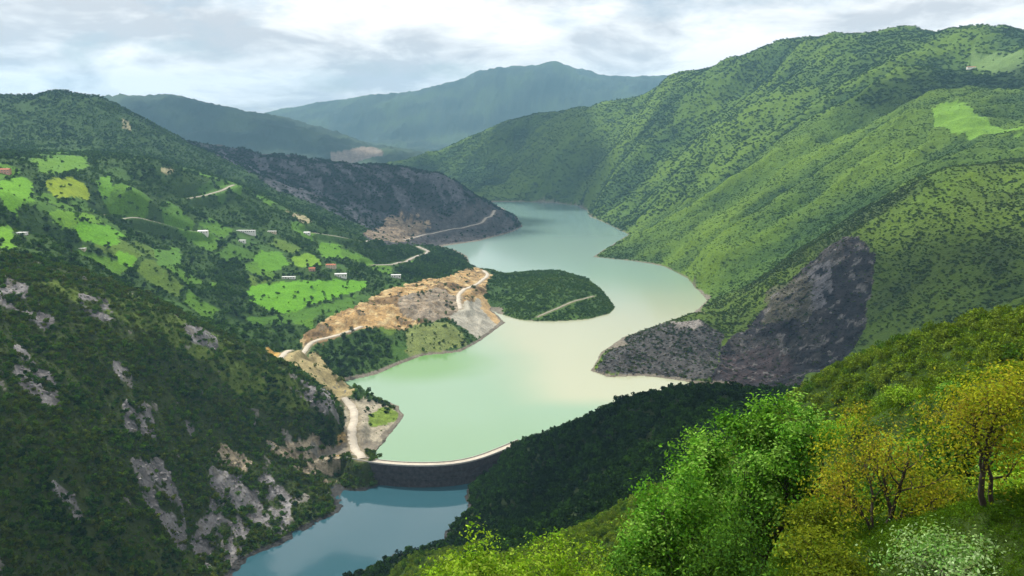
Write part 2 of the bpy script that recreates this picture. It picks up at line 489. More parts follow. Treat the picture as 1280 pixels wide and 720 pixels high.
def add_detail():
    global GZ
    x, y = GX, GY
    r = np.broadcast_to(RR[None, :], x.shape)
    base = GZ.copy()
    wx = x + 40 * perlin(x / 160, y / 160); wy = y + 40 * perlin(x / 160 + 31, y / 160 + 7)
    big = fbm(wx, wy, 420, 5, 0.5, True, 2.0) - 0.22
    mid = fbm(wx, wy, 130, 4, 0.55, True, 5.0) - 0.22
    fine = fbm(x, y, 28, 3, 0.5, False, 8.0)
    far = fbm(wx, wy, 1500, 6, 0.52, True, 12.0) - 0.22
    amp_big = np.array([0, 6, 12, 18, 55, 120, 60, 55, 26, 0, 0.0])[GREG]
    amp_mid = np.array([2, 9, 16, 9, 22, 30, 30, 20, 14, 14, 1.0])[GREG]
    amp_fin = np.array([.6, 2.2, 5.0, 2.5, 3, 0, 0, 3, 4.0, 1.5, 0.3])[GREG]
    amp_far = np.array([0, 0, 0, 0, 0, 130, 240, 0, 0, 0, 0.0])[GREG]
    # long spurs that run down to the lake on its right bank
    along = -.93 * wx - .36 * wy; across = -.36 * wx + .93 * wy
    spur = fbm(across + 60 * perlin(wx / 300, wy / 300), along * .22, 330, 4, 0.5, True, 4.0) - 0.2
    global SPUR
    SPUR = spur
    amp_spur = np.array([0, 0, 0, 0, 0, 0, 0, 95, 26, 0, 0.0])[GREG]
    # region borders must not step
    k = 5
    for _ in range(3):
        for A in (amp_big, amp_mid, amp_fin, amp_far, amp_spur):
            P = np.pad(A, k, mode='edge')
            cs = np.cumsum(np.cumsum(P, 0), 1); cs = np.pad(cs, ((1, 0), (1, 0)))
            n = 2 * k + 1
            A[:] = (cs[n:, n:] - cs[:-n, n:] - cs[n:, :-n] + cs[:-n, :-n]) / n / n
    level = np.where(r < 845, POOL, 0.0)
    calm = smooth(1.0, 45.0, base - level)
    nearf = smooth(20, 160, r)
    GZ = base + (big * amp_big + mid * amp_mid + far * amp_far + spur * amp_spur) * calm * nearf + fine * amp_fin * smooth(0.5, 14, base - level) * nearf
    jit = 4 * perlin(x / 25, y / 25)
    inside = in_poly(x + jit, y + jit, LAKE_POLY)
    front = r > np.interp(np.arctan2(x, y), DAM_A, DAM_R)
    GZ = np.where(inside & front & (r < 4500), np.minimum(GZ, -0.6), GZ)
    GZ = np.where(~inside & front & (r > 800), np.maximum(GZ, 0.5), GZ)


add_detail()
GREG[GZ < np.where(RR[None, :] < 845, POOL, 0.0) - 0.4] = RID['lake_bed']


def zat(x, y, G=None):
    """terrain height (or another grid field) at world x, y"""
    G = GZ if G is None else G
    x = np.asarray(x, float); y = np.asarray(y, float)
    a = np.arctan2(x, y); r = np.hypot(x, y)
    fa = np.interp(a, AZ, np.arange(len(AZ))); fr = np.clip(row_of(r), 0, NR - 1.001)
    i = np.clip(fa.astype(int), 0, len(AZ) - 2); j = fr.astype(int)
    u = fa - i; v = fr - j
    return (G[i, j] * (1 - u) + G[i + 1, j] * u) * (1 - v) + (G[i, j + 1] * (1 - u) + G[i + 1, j + 1] * u) * v


def spot(px, py, rmin=300.0, rmax=13800.0):
    """where the line of sight through a picture point meets the ground"""
    rx, rz = ray(px, py)
    r = RR[(RR > rmin) & (RR < rmax)]
    y = r / math.hypot(1, rx)
    d = zat(rx * y, y) - (CAMZ + rz * y)
    hit = np.nonzero(d > 0)[0]
    if len(hit) == 0:
        k = int(np.argmax(d)); yy = y[k]
    else:
        k = hit[0]
        yy = y[k] if k == 0 else y[k - 1] + (y[k] - y[k - 1]) * (-d[k - 1]) / (d[k] - d[k - 1])
    return rx * yy, yy, float(zat(rx * yy, yy))


# ------------------------------------------------------------------ what covers the ground
def area(pts, rmin=300.0):
    return [spot(px, py, rmin)[:2] for px, py in pts]


NSOFT = 9 * perlin(GX / 30, GY / 30) + 5 * perlin(GX / 11 + 5, GY / 11)
NSOFT2 = 9 * perlin(GX / 30 + 50, GY / 30 + 50) + 5 * perlin(GX / 11 + 55, GY / 11)


def mask(pts, jit=1.0, rmin=300.0, rspan=None):
    P = area(pts, rmin)
    m = in_poly(GX + NSOFT * jit, GY + NSOFT2 * jit, P).astype(np.float32)
    # ragged, partly broken outline
    k = 3
    Q = np.pad(m, k, mode='edge'); cs = np.pad(np.cumsum(np.cumsum(Q, 0), 1), ((1, 0), (1, 0))); n = 2 * k + 1
    m = (cs[n:, n:] - cs[:-n, n:] - cs[n:, :-n] + cs[:-n, :-n]) / n / n
    return (m + (0.9 * n_b + .35 * n_a) * (m > .02) * (rmin < 4000)) > 0.5


n_a = fbm(GX, GY, 90, 4, 0.55, False, 1.0)
n_b = fbm(GX, GY, 22, 4, 0.6, False, 4.0)
n_c = fbm(GX, GY, 350, 4, 0.5, False, 6.0)
SLOPE = np.zeros_like(GZ)
gr = np.gradient(GZ, axis=1) / np.gradient(RR)[None, :]
ga = np.gradient(GZ, axis=0) / (np.gradient(AZ)[:, None] * RR[None, :])
SLOPE = np.hypot(gr, ga)

GROUND = np.array([(.034, .062, .011), (.022, .036, .010), (.038, .056, .014), (.038, .078, .015), (.026, .029, .027), (.030, .052, .030), (.035, .055, .035),
                   (.028, .062, .012), (.036, .058, .012), (.045, .090, .014), (.20, .18, .12)])[GREG]
VEG = np.array([1.0, 1.0, .80, .68, .55, 0.0, 0.0, .80, .75, .95, 0.0])[GREG]        # share of the ground under shrubs or trees
ROCK = np.zeros_like(GZ)


def paint(m, rgb, veg=None, rock=None, mixn=0.0):
    f = m.astype(float)
    if mixn:
        f = f * np.clip(1 - mixn + mixn * (0.5 + 1.6 * n_b), 0, 1)
    GROUND[:] = GROUND * (1 - f[..., None]) + np.array(rgb) * f[..., None]
    if veg is not None: VEG[:] = VEG * (1 - f) + veg * f
    if rock is not None: ROCK[:] = ROCK * (1 - f) + rock * f


is_r = lambda n: GREG == RID[n]
# lush grass on the mountain spurs: patches, and ribs painted in a sunlit tone
gp = smooth(-0.05, 0.22, n_c + 0.4 * n_a)
sel = is_r('lake_mountain') | is_r('landslide_hill')
GROUND[sel] = (GROUND * (1 - 0.55 * gp[..., None]) + np.array((.064, .122, .012)) * 0.55 * gp[..., None])[sel]
VEG[sel] = (VEG * (1 - 0.35 * gp))[sel]
conv = fbm(GX + 40 * perlin(GX / 160, GY / 160), GY + 40 * perlin(GX / 160 + 31, GY / 160 + 7), 420, 5, 0.5, True, 2.0)      # high on ribs, low in gullies
rib = np.clip(smooth(0.12, 0.40, conv) * .5 + smooth(-.02, .22, SPUR) * .75, 0, 1)
GROUND[sel] = (GROUND * (1 - 0.7 * rib[..., None]) + np.array((.108, .178, .010)) * 0.7 * rib[..., None])[sel]  # yellow-green sunlight on the ribs, put into the ground colour
VEG[sel] = (VEG * (1.35 - 0.85 * rib))[sel]
# small irregular fields in the village hill
fx, fy = GX + 30 * perlin(GX / 70, GY / 70), GY + 30 * perlin(GX / 70 + 9, GY / 70)
cell = _perm[(_perm[(np.floor(fx / 62).astype(int)) & 4095] + np.floor((fy + 0.4 * fx) / 78).astype(int)) & 4095]
edge = (np.abs((fx / 62) % 1 - .5) < .42) & (np.abs(((fy + .4 * fx) / 78) % 1 - .5) < .43)
lowv = is_r('village_hill') & (GY < 2080) & (GY > 1080) & (GZ < 300) & (GX < -150)
fm = lowv & edge & ((cell % 10) < 5)
for q in range(5):
    paint(fm & (cell % 10 == q), [(.055, .125, .014), (.068, .155, .013), (.085, .145, .018), (.046, .100, .016), (.075, .165, .012)][q], 0.10)
MEADOWS = [
    ([(302, 360), (330, 353), (380, 352), (420, 351), (458, 351), (456, 361), (430, 369), (402, 376), (376, 388), (335, 390), (315, 378)], (.105, .270, .014)),
    ([(312, 318), (350, 314), (362, 330), (330, 339)], (.095, .23, .016)),
    ([(358, 322), (390, 317), (404, 330), (372, 336)], (.14, .26, .018)),
    ([(88, 286), (140, 281), (154, 293), (146, 306), (108, 302)], (.11, .28, .012)),
    ([(52, 226), (82, 220), (116, 236), (110, 251), (74, 249)], (.22, .30, .014)),
    ([(0, 225), (38, 222), (42, 252), (20, 262), (0, 262)], (.12, .28, .014)),
    ([(52, 266), (118, 268), (132, 281), (80, 286)], (.115, .24, .016)),
    ([(38, 198), (100, 194), (112, 210), (48, 216)], (.10, .21, .018)),
    ([(0, 282), (20, 286), (15, 312), (0, 312)], (.115, .26, .014)),
    ([(144, 312), (166, 316), (172, 331), (150, 330)], (.11, .27, .012)),
    ([(190, 310), (224, 304), (228, 330), (200, 341)], (.085, .19, .024)),
    ([(120, 222), (140, 220), (142, 245), (122, 248)], (.10, .23, .016)),
    ([(300, 398), (360, 392), (420, 378), (450, 366), (440, 380), (400, 394), (340, 408)], (.065, .15, .016)),
    ([(395, 303), (425, 306), (430, 322), (405, 326)], (.10, .23, .014)),
    ([(1166, 132), (1200, 126), (1236, 152), (1280, 160), (1280, 170), (1205, 171), (1168, 160)], (.125, .24, .022)),
    ([(1200, 66), (1280, 60), (1280, 92), (1230, 90)], (.12, .19, .05)),
]
for pts, rgb in MEADOWS:
    paint(mask(pts, 0.8), tuple(.95 * v for v in rgb), 0.03)
# grassy shoulder of the near hill, its sunlit tone painted into the grass
paint(mask([(60, 352), (200, 384), (300, 432), (360, 470), (400, 520), (330, 505), (240, 445), (120, 395), (40, 365)], 1.5), (.085, .125, .020), 0.55)
# pale tracks of bare earth on the village hill
for pts in ([(195, 208), (215, 210), (232, 220), (205, 220)], [(355, 262), (385, 272), (392, 280), (372, 276)], [(148, 150), (165, 152), (170, 162), (155, 160)]):
    paint(mask(pts, 0.6), (.30, .27, .15), 0.15, 0.5)
# quarry: ochre earth and grey spoil
SOIL = [(372, 432), (395, 407), (450, 381), (520, 352), (560, 346), (598, 334), (616, 345), (604, 372), (634, 402), (602, 425), (580, 408), (560, 401), (520, 405), (500, 413), (470, 410), (440, 418), (400, 431)]
sm = mask(SOIL, 0.5)
paint(sm, (.36, .235, .10), 0.02, 0.7)
GZ += sm * (9.0 * fbm(GX, GY, 48, 4, .55, True, 9.0) - 1.5) * smooth(2, 12, GZ)
paint(sm & (n_b + 0.3 * n_a > 0.08), (.43, .32, .16), 0.0, 0.7)
paint(sm & (n_a - .4 * n_b > 0.08), (.20, .13, .06), 0.08, 0.8)
paint(sm & (n_b < -.2), (.13, .10, .06), 0.15, 0.8)
paint(mask([(498, 372), (545, 360), (580, 372), (575, 400), (540, 403), (500, 395)], 0.9), (.235, .20, .155), 0.03, 0.9, 0.4)
paint(mask([(560, 398), (600, 372), (630, 402), (600, 425), (585, 415)], 0.4), (.33, .31, .25), 0.0, 0.4)
paint(mask([(604, 372), (622, 390), (634, 402), (622, 408), (600, 385)], 0.2), (.42, .29, .14), 0.0, 0.4)
paint(mask([(328, 432), (352, 436), (350, 448), (330, 445)], 0.3), (.48, .30, .08), 0.0, 0.5)
paint(mask([(352, 450), (392, 436), (414, 462), (444, 488), (424, 497), (394, 474)], 0.4), (.33, .27, .13), 0.10, 0.4)
paint(mask([(508, 412), (560, 403), (588, 430), (548, 444), (508, 447)], 0.4), (.15, .185, .055), 0.12, 0.3)
paint(mask([(432, 500), (460, 497), (506, 515), (498, 535), (470, 564), (440, 572), (425, 560), (428, 520)], 0.3), (.32, .285, .21), 0.04, 0.5)
paint(mask([(462, 518), (486, 508), (506, 518), (490, 530), (462, 536)], 0.3), (.135, .20, .03), 0.05)
paint(mask([(418, 530), (432, 525), (440, 560), (425, 590), (415, 575)], 0.3), (.36, .25, .10), 0.15, 0.7)
for pts in ([(498, 340), (530, 322), (560, 317), (586, 322), (586, 332), (550, 345), (520, 352)], [(452, 308), (480, 304), (520, 307), (532, 313), (510, 325), (470, 328), (455, 320)], [(270, 330), (300, 320), (312, 350), (300, 400), (270, 380)]):
    paint(mask(pts, .5), (.030, .060, .014), 1.6)
# rock faces of the near hill
ROCKS = [[(0, 355), (32, 356), (68, 402), (58, 414), (20, 388), (0, 380)], [(18, 428), (50, 438), (74, 488), (62, 512), (24, 482)], [(92, 364), (135, 374), (152, 402), (108, 396)],
         [(138, 444), (164, 449), (162, 478), (144, 468)], [(164, 568), (204, 574), (234, 650), (222, 690), (182, 622)], [(262, 584), (330, 590), (366, 622), (360, 660), (300, 702), (268, 717), (236, 682), (262, 640)],
         [(328, 548), (420, 560), (428, 597), (380, 592)], [(376, 478), (408, 488), (424, 516), (388, 512)], [(212, 522), (252, 535), (242, 547)], [(225, 400), (262, 415), (285, 440), (240, 425)],
         [(150, 500), (190, 510), (200, 545), (160, 540)], [(255, 545), (300, 560), (330, 590), (280, 585)], [(380, 560), (420, 570), (428, 600), (400, 598)], [(60, 600), (90, 610), (110, 660), (80, 650)]]
for i, pts in enumerate(ROCKS):
    m = mask(pts, 0.55)
    paint(m & (n_b + 0.25 * n_a > -0.06), (.185, .175, .172) if i not in (6, 11, 12) else (.27, .225, .155), 0.14, 1.0)
paint(is_r('quarry_hill') & (n_b + .6 * n_a > 0.30), (.17, .16, .135), 0.2, 0.9)
# landslide scar
sl = mask([(1074, 297), (1096, 318), (1088, 360), (1082, 410), (1064, 440), (1000, 482), (962, 493), (930, 491), (888, 476), (900, 440), (945, 395), (990, 350), (1030, 312)], 0.9)
paint(sl, (.028, .024, .026), 0.10, 1.0)
paint(sl & (n_a > 0.06), (.046, .041, .038), 0.12, 1.0)
paint(mask([(1012, 335), (1036, 325), (1042, 370), (1022, 392), (1010, 370)], 0.8) & (n_b > -.15), (.12, .115, .12), 0.0, 1.0)
paint(mask([(905, 440), (960, 430), (1000, 450), (960, 480), (900, 478)], 0.8), (.050, .036, .036), 0.05, 1.0, .5)
paint(mask([(960, 360), (1010, 340), (1015, 400), (950, 410)], 1.0), (.075, .070, .045), 0.2, 0.8, 0.5)
paint(sl & (n_b > .16), (.105, .098, .092), .1, 1.0)
paint(sl & (n_b < -.17), (.014, .012, .014), .1, 1.0)
# bluff by the bay
paint(mask([(745, 462), (775, 426), (830, 404), (880, 402), (905, 418), (890, 476), (800, 471), (739, 470)], 0.5), (.060, .057, .054), 0.45, 1.0)
paint(mask([(835, 403), (880, 405), (890, 412), (845, 414)], 0.2), (.17, .155, .14), 0.0, 0.8)
# dark ridge: shale streaks and a tan cut above the water
dr = is_r('dark_ridge') & (GY < 3300)
paint(dr & (fbm(GX + GY * .5, GY * .3, 60, 4, .6, False, 3.) > 0.06), (.080, .080, .088), 0.06, 1.0)
paint(mask([(455, 291), (490, 268), (540, 262), (585, 262), (612, 256), (650, 281), (602, 300), (552, 307), (500, 306), (465, 301)], 0.6), (.062, .057, .056), 0.05, 1.0)
paint(mask([(455, 291), (485, 270), (520, 274), (545, 280), (520, 292), (500, 304), (468, 300)], 0.8), (.26, .195, .125), 0.08, 0.9, 0.6)
# distant ranges: patches of wood and pasture, a pale quarry
dn = fbm(GX, GY, 500, 5, .6, False, 9.)
for rn in ('distant_ridge', 'distant_mountain'):
    f = (is_r(rn) * smooth(-.02, .16, dn))[..., None]; GROUND[:] = GROUND * (1 - f) + np.array((.050, .080, .036)) * f
    f = (is_r(rn) * smooth(.04, .16, -dn))[..., None]; GROUND[:] = GROUND * (1 - f) + np.array((.022, .040, .022)) * f
paint(mask([(395, 193), (440, 187), (460, 183), (482, 190), (470, 197), (400, 198)], 0.0, 4500), (.22, .18, .14), 0, .5)
# wet, bare rim along the water
rim = (RR[None, :] > 845) & (GZ < np.where(is_r('lake_mountain'), 1.2, 2.2)) & (GREG != RID['islet'])
paint(rim, (.17, .15, .115), 0.0, 0.4)
rimp = (RR[None, :] <= 845) & (GZ < POOL + 1.3)
paint(rimp, (.04, .04, .038), 0.0, 1.0)
# rocky places break up
GZ += ROCK * np.where(RR[None, :] < 1600, 1, 0.6) * (7.0 * fbm(GX, GY, 26, 4, .6, True, 3.0) - 1.4) * smooth(1, 12, np.abs(GZ)) * smooth(200, 500, RR)[None, :]
crack = fbm(GX + .5 * GZ, GY - .4 * GZ, 17, 4, .62, True, 6.0)
GROUND *= (1 - ROCK * (.5 - 1.25 * np.clip(crack + .12, 0, .75)))[..., None]
GROUND *= np.where(RR[None, :] < 4800, 0.86 + 0.35 * (n_b + 0.5), 1.0)[..., None]


# ------------------------------------------------------------------ materials
def new_mat(name):
    m = bpy.data.materials.new(name)
    m.use_nodes = True
    nt = m.node_tree
    b = nt.nodes['Principled BSDF']
    return m, nt, b


def attr(nt, name, kind='GEOMETRY'):
    a = nt.nodes.new('ShaderNodeAttribute'); a.attribute_name = name; a.attribute_type = kind
    return a


def ground_material():
    m, nt, b = new_mat('hillside_ground')
    L = nt.links
    c = attr(nt, 'Col'); rk = attr(nt, 'rock')
    geo = node(nt, 'ShaderNodeNewGeometry')
    n1 = node(nt, 'ShaderNodeTexNoise'); n1.inputs['Scale'].default_value = 0.35; n1.inputs['Detail'].default_value = 8; n1.inputs['Roughness'].default_value = 0.65
    n2 = node(nt, 'ShaderNodeTexNoise'); n2.inputs['Scale'].default_value = 0.06; n2.inputs['Detail'].default_value = 6; n2.inputs['Roughness'].default_value = 0.7
    mp = node(nt, 'ShaderNodeMapping'); mp.inputs['Scale'].default_value = (1, 1, 0.35)
    L.new(geo.outputs['Position'], mp.inputs['Vector'])
    L.new(geo.outputs['Position'], n1.inputs['Vector']); L.new(mp.outputs[0], n2.inputs['Vector'])
    r1 = node(nt, 'ShaderNodeMapRange'); r1.inputs['From Min'].default_value = .3; r1.inputs['From Max'].default_value = .7; r1.inputs['To Min'].default_value = .62; r1.inputs['To Max'].default_value = 1.3
    L.new(n1.outputs[0], r1.inputs['Value'])
    r2 = node(nt, 'ShaderNodeMapRange'); r2.inputs['From Min'].default_value = .35; r2.inputs['From Max'].default_value = .62; r2.inputs['To Min'].default_value = .35; r2.inputs['To Max'].default_value = 1.35
    L.new(n2.outputs[0], r2.inputs['Value'])
    mr = node(nt, 'ShaderNodeMix'); mr.inputs['A'].default_value = 1.0
    L.new(rk.outputs['Fac'], mr.inputs['Factor']); L.new(r2.outputs[0], mr.inputs['B'])
    mul = node(nt, 'ShaderNodeMath', operation='MULTIPLY'); L.new(r1.outputs[0], mul.inputs[0]); L.new(mr.outputs[0], mul.inputs[1])
    vm = node(nt, 'ShaderNodeVectorMath', operation='SCALE'); L.new(c.outputs['Color'], vm.inputs[0]); L.new(mul.outputs[0], vm.inputs['Scale'])
    L.new(vm.outputs[0], b.inputs['Base Color'])
    b.inputs['Roughness'].default_value = 0.95
    b.inputs['Specular IOR Level'].default_value = 0.1
    ad = node(nt, 'ShaderNodeMath', operation='MULTIPLY_ADD'); L.new(n2.outputs[0], ad.inputs[0]); ad.inputs[1].default_value = 3.0; L.new(n1.outputs[0], ad.inputs[2])
    bp = node(nt, 'ShaderNodeBump'); bp.inputs['Distance'].default_value = 1.6; bp.inputs['Strength'].default_value = 0.7
    L.new(ad.outputs[0], bp.inputs['Height']); L.new(bp.outputs[0], b.inputs['Normal'])
    return m


M_GROUND = ground_material()


def plain_mat(name, rgb, rough=0.8, noise_scale=None, amount=0.35, bump=0.0, spec=0.3):
    m, nt, b = new_mat(name)
    b.inputs['Roughness'].default_value = rough; b.inputs['Specular IOR Level'].default_value = spec
    if noise_scale:
        L = nt.links
        geo = node(nt, 'ShaderNodeTexCoord')
        n = node(nt, 'ShaderNodeTexNoise'); n.inputs['Scale'].default_value = noise_scale; n.inputs['Detail'].default_value = 7; n.inputs['Roughness'].default_value = .65
        L.new(geo.outputs['Object'], n.inputs['Vector'])
        r = node(nt, 'ShaderNodeMapRange'); r.inputs['From Min'].default_value = .3; r.inputs['From Max'].default_value = .7; r.inputs['To Min'].default_value = 1 - amount; r.inputs['To Max'].default_value = 1 + amount
        L.new(n.outputs[0], r.inputs['Value'])
        v = node(nt, 'ShaderNodeVectorMath', operation='SCALE'); v.inputs[0].default_value = rgb; L.new(r.outputs[0], v.inputs['Scale'])
        L.new(v.outputs[0], b.inputs['Base Color'])
        if bump:
            bp = node(nt, 'ShaderNodeBump'); bp.inputs['Distance'].default_value = bump; L.new(n.outputs[0], bp.inputs['Height']); L.new(bp.outputs[0], b.inputs['Normal'])
    else:
        b.inputs['Base Color'].default_value = (*rgb, 1)
    return m


# ------------------------------------------------------------------ road lines, benched into the slopes
def resample(pts, step):
    P = np.array(pts, float)
    d = np.r_[0, np.cumsum(np.hypot(np.diff(P[:, 0]), np.diff(P[:, 1])))]
    n = max(2, int(d[-1] / step) + 1)
    s = np.linspace(0, d[-1], n)
    Q = np.c_[np.interp(s, d, P[:, 0]), np.interp(s, d, P[:, 1])]
    for _ in range(int(12 / max(step / 4, 1)) + 3):
        Q[1:-1] = (Q[:-2] + 2 * Q[1:-1] + Q[2:]) / 4
    return Q


def offsets(Q):
    T = np.gradient(Q, axis=0); T /= np.linalg.norm(T, axis=1, keepdims=True)
    return np.c_[T[:, 1], -T[:, 0]]           # to the right of the direction of travel


ROADS = []
for px, width, pale, label, rmin in [
        ([(453, 573), (443, 561), (438, 546), (441, 530), (443, 515), (440, 504), (430, 497)], 9, 1, 'pale gravel road climbing from the end of the dam', 300),
        ([(350, 448), (362, 437), (385, 428), (415, 421), (440, 413), (452, 408)], 7, 1, 'pale track below the ochre quarry bank', 900),
        ([(576, 386), (573, 377), (573, 368), (582, 360), (600, 352), (610, 343), (604, 338)], 7, 1, 'pale track winding over the earth bank to the peninsula', 900),
        ([(466, 331), (490, 331), (508, 327), (522, 320), (536, 314), (522, 308)], 7, 0, 'bend of road between two woods above the lake', 900),
        ([(505, 300), (530, 293), (560, 287), (588, 282), (602, 279), (612, 271), (618, 263)], 8, 0, 'lakeside road cut into the dark ridge', 1500),
        ([(130, 268), (152, 271), (180, 275), (215, 284), (250, 290)], 5.5, 0, 'grey village road crossing the upper meadows', 900),
        ([(392, 291), (412, 294), (432, 298), (455, 303), (478, 304)], 8, 0, 'pale road leaving the village towards the lake', 900),
        ([(236, 248), (262, 243), (280, 237), (292, 231)], 5, 0, 'short pale track high on the village hill', 900),
        ([(672, 396), (700, 384), (722, 375), (742, 370)], 1.8, 0, 'faint path over the wooded peninsula', 900)]:
    Q = resample([spot(a, b, rmin)[:2] for a, b in px], 5.0)
    z = zat(Q[:, 0], Q[:, 1])
    for _ in range(8):
        z[1:-1] = (z[:-2] + 2 * z[1:-1] + z[2:]) / 4
    z = np.maximum(z, 1.2)
    ROADS.append((Q, z, width, pale, label))
    x0, x1, y0, y1 = Q[:, 0].min() - 40, Q[:, 0].max() + 40, Q[:, 1].min() - 40, Q[:, 1].max() + 40
    sel = np.nonzero((GX > x0) & (GX < x1) & (GY > y0) & (GY < y1))
    gx, gy = GX[sel], GY[sel]
    best = np.full(len(gx), 1e9); bz = np.zeros(len(gx))
    for p, pz in zip(Q, z):
        d = np.hypot(gx - p[0], gy - p[1]); m = d < best
        best[m] = d[m]; bz[m] = pz
    reach = width * .5 + np.maximum(3.0, 0.0075 * np.hypot(gx, gy))
    f = 1 - smooth(0, 1, (best - reach) / (reach * .9))
    GZ[sel] = GZ[sel] * (1 - f) + (bz - .35) * f
    g = (1 - smooth(0, 1, (best - width * .5 - 1) / 5.0)) * .7
    GROUND[sel] = GROUND[sel] * (1 - g[:, None]) + np.array((.24, .20, .13)) * g[:, None]
    VEG[sel] *= 1 - g


# ------------------------------------------------------------------ terrain meshes, one per hill
LABELS = {'ravine_slope': ('steep green bank falling away below the viewpoint', 'slope'), 'abutment_spur': ('dark wooded spur above the right end of the dam', 'hill'),
          'quarry_hill': ('shaded scrubby hill with grey rock faces above the lower pool', 'hill'), 'village_hill': ('green hill with meadows, houses and an ochre earth cut', 'hill'),
          'dark_ridge': ('dark bare ridge with grey shale cuts behind the village hill', 'ridge'), 'distant_ridge': ('hazy blue green ridge with a pale quarry at its foot', 'ridge'),
          'distant_mountain': ('pale blue mountain on the horizon', 'mountain'), 'lake_mountain': ('long green mountain with grassy spurs along the far shore', 'mountain'),
          'landslide_hill': ('green hill with a dark landslide scar by the bay', 'hill'), 'islet': ('small wooded peninsula in the middle of the lake', 'island'), 'lake_bed': ('muddy bed under the lake and the pool', 'lake bed')}


def terrain_meshes():
    na, nr = GX.shape
    idx = np.arange(na * nr).reshape(na, nr)
    q = np.stack([idx[:-1, :-1], idx[1:, :-1], idx[1:, 1:], idx[:-1, 1:]], -1).reshape(-1, 4)
    fr = GREG[:-1, :-1].ravel()
    V = np.c_[GX.ravel(), GY.ravel(), GZ.ravel()]
    # shared vertex normals so that neighbouring hills meet without a seam
    tx = np.stack([np.gradient(GX, axis=0), np.gradient(GY, axis=0), np.gradient(GZ, axis=0)], -1)
    ty = np.stack([np.gradient(GX, axis=1), np.gradient(GY, axis=1), np.gradient(GZ, axis=1)], -1)
    N = np.cross(tx, ty); N /= np.linalg.norm(N, axis=-1, keepdims=True); N *= np.sign(N[..., 2:3])
    N = N.reshape(-1, 3)
    C = GROUND.reshape(-1, 3); K = ROCK.ravel()
    for i, n in enumerate(REG):
        f = q[fr == i]
        if not len(f):
            continue
        u, inv = np.unique(f, return_inverse=True)
        o = mesh_np(n, V[u], inv.reshape(-1, 4), M_GROUND, True)
        set_col(o.data, 'Col', np.clip(C[u], 0, 1))
        a = o.data.attributes.new('rock', 'FLOAT', 'POINT'); a.data.foreach_set('value', np.clip(K[u], 0, 1).astype(np.float32))
        o.data.normals_split_custom_set_from_vertices(N[u].tolist())
        tag(o, LABELS[n][0], None, None, 'structure')


terrain_meshes()
# ------------------------------------------------------------------ water
def water_mat(name, col_attr, rough, bump_scale, bump_dist, spec=0.5):
    m, nt, b = new_mat(name)
    L = nt.links
    c = attr(nt, col_attr)
    L.new(c.outputs['Color'], b.inputs['Base Color'])
    b.inputs['Roughness'].default_value = rough
    b.inputs['IOR'].default_value = 1.33
    b.inputs['Specular IOR Level'].default_value = spec
    geo = node(nt, 'ShaderNodeNewGeometry')
    n = node(nt, 'ShaderNodeTexNoise'); n.inputs['Scale'].default_value = bump_scale; n.inputs['Detail'].default_value = 5
    L.new(geo.outputs['Position'], n.inputs['Vector'])
    bp = node(nt, 'ShaderNodeBump'); bp.inputs['Distance'].default_value = bump_dist; bp.inputs['Strength'].default_value = 0.5
    L.new(n.outputs[0], bp.inputs['Height']); L.new(bp.outputs[0], b.inputs['Normal'])
    return m


def water_sheet(name, az0, az1, r_near, r_far, z, nr, na, mat, colour, label):
    az = np.linspace(math.radians(az0), math.radians(az1), na)
    rn = r_near(az); rf = r_far(az)
    t = np.linspace(0, 1, nr)[None, :]
    R = np.exp(np.log(rn)[:, None] * (1 - t) + np.log(rf)[:, None] * t)
    X = np.sin(az)[:, None] * R; Y = np.cos(az)[:, None] * R
    idx = np.arange(na * nr).reshape(na, nr)
    q = np.stack([idx[:-1, :-1], idx[1:, :-1], idx[1:, 1:], idx[:-1, 1:]], -1).reshape(-1, 4)
    o = mesh_np(name, np.c_[X.ravel(), Y.ravel(), np.full(X.size, z)], q, mat, True)
    set_col(o.data, 'Col', colour(X, Y).reshape(-1, 3))
    tag(o, label, None, None, 'structure')
    return o


def lake_colour(X, Y):
    w = 120 * fbm(X, Y, 400, 4, .55, False, 3.0)
    w2 = 60 * fbm(X, Y, 160, 4, .55, False, 7.0)
    green = np.array((.22, .36, .20)); pale = np.array((.46, .46, .31)); turq = np.array((.20, .33, .31)); near = np.array((.25, .39, .255)); lush = np.array((.15, .31, .09))
    C = np.broadcast_to(near, X.shape + (3,)).copy()

    def lay(f, c):
        C[:] = C * (1 - f[..., None]) + c * f[..., None]
    # silt plume that enters from the bay on the right
    plume = smooth(-40, 130, X + 0.25 * (Y - 1000) + w) * smooth(960, 1030, Y + 0.05 * X + w2 * .5) * (1 - smooth(1450, 2000, Y + w))
    lay(0.85 * plume, pale)
    lay(smooth(1350, 2300, Y + w), np.array((.26, .385, .325)))
    lay(smooth(2200, 3300, Y + w), turq)
    # clear green water under the quarry bank
    d = np.hypot((X + 150) / 130, (Y - 1180) / 120)
    lay(0.9 * (1 - smooth(0.35, 1.1, d + w2 / 150)), lush)
    lay(0.35 * (1 - smooth(870, 960, Y + w2)), green)
    return C * .78


def pool_colour(X, Y):
    return np.broadcast_to(np.array((.028, .082, .104)), X.shape + (3,)).copy()


M_LAKE = water_mat('silty_lake_water', 'Col', 0.12, 0.15, 0.05, 0.4)
M_POOL = water_mat('deep_pool_water', 'Col', 0.05, 0.03, 0.10, 1.0)
dam_r = lambda a: np.interp(a, DAM_A, DAM_R)
water_sheet('lake', -42, 42, lambda a: dam_r(a) + 1.0 + 45 * smooth(0, .004, DAM_A[0] + .004 - a), lambda a: np.full_like(a, 4700.0), 0.0, 260, 300, M_LAKE, lake_colour, 'silty pale green reservoir winding between the hills')
water_sheet('pool', -26, 0.5, lambda a: np.full_like(a, 330.0), lambda a: dam_r(a) + 1.5, POOL, 40, 90, M_POOL, pool_colour, 'dark blue pool below the dam')
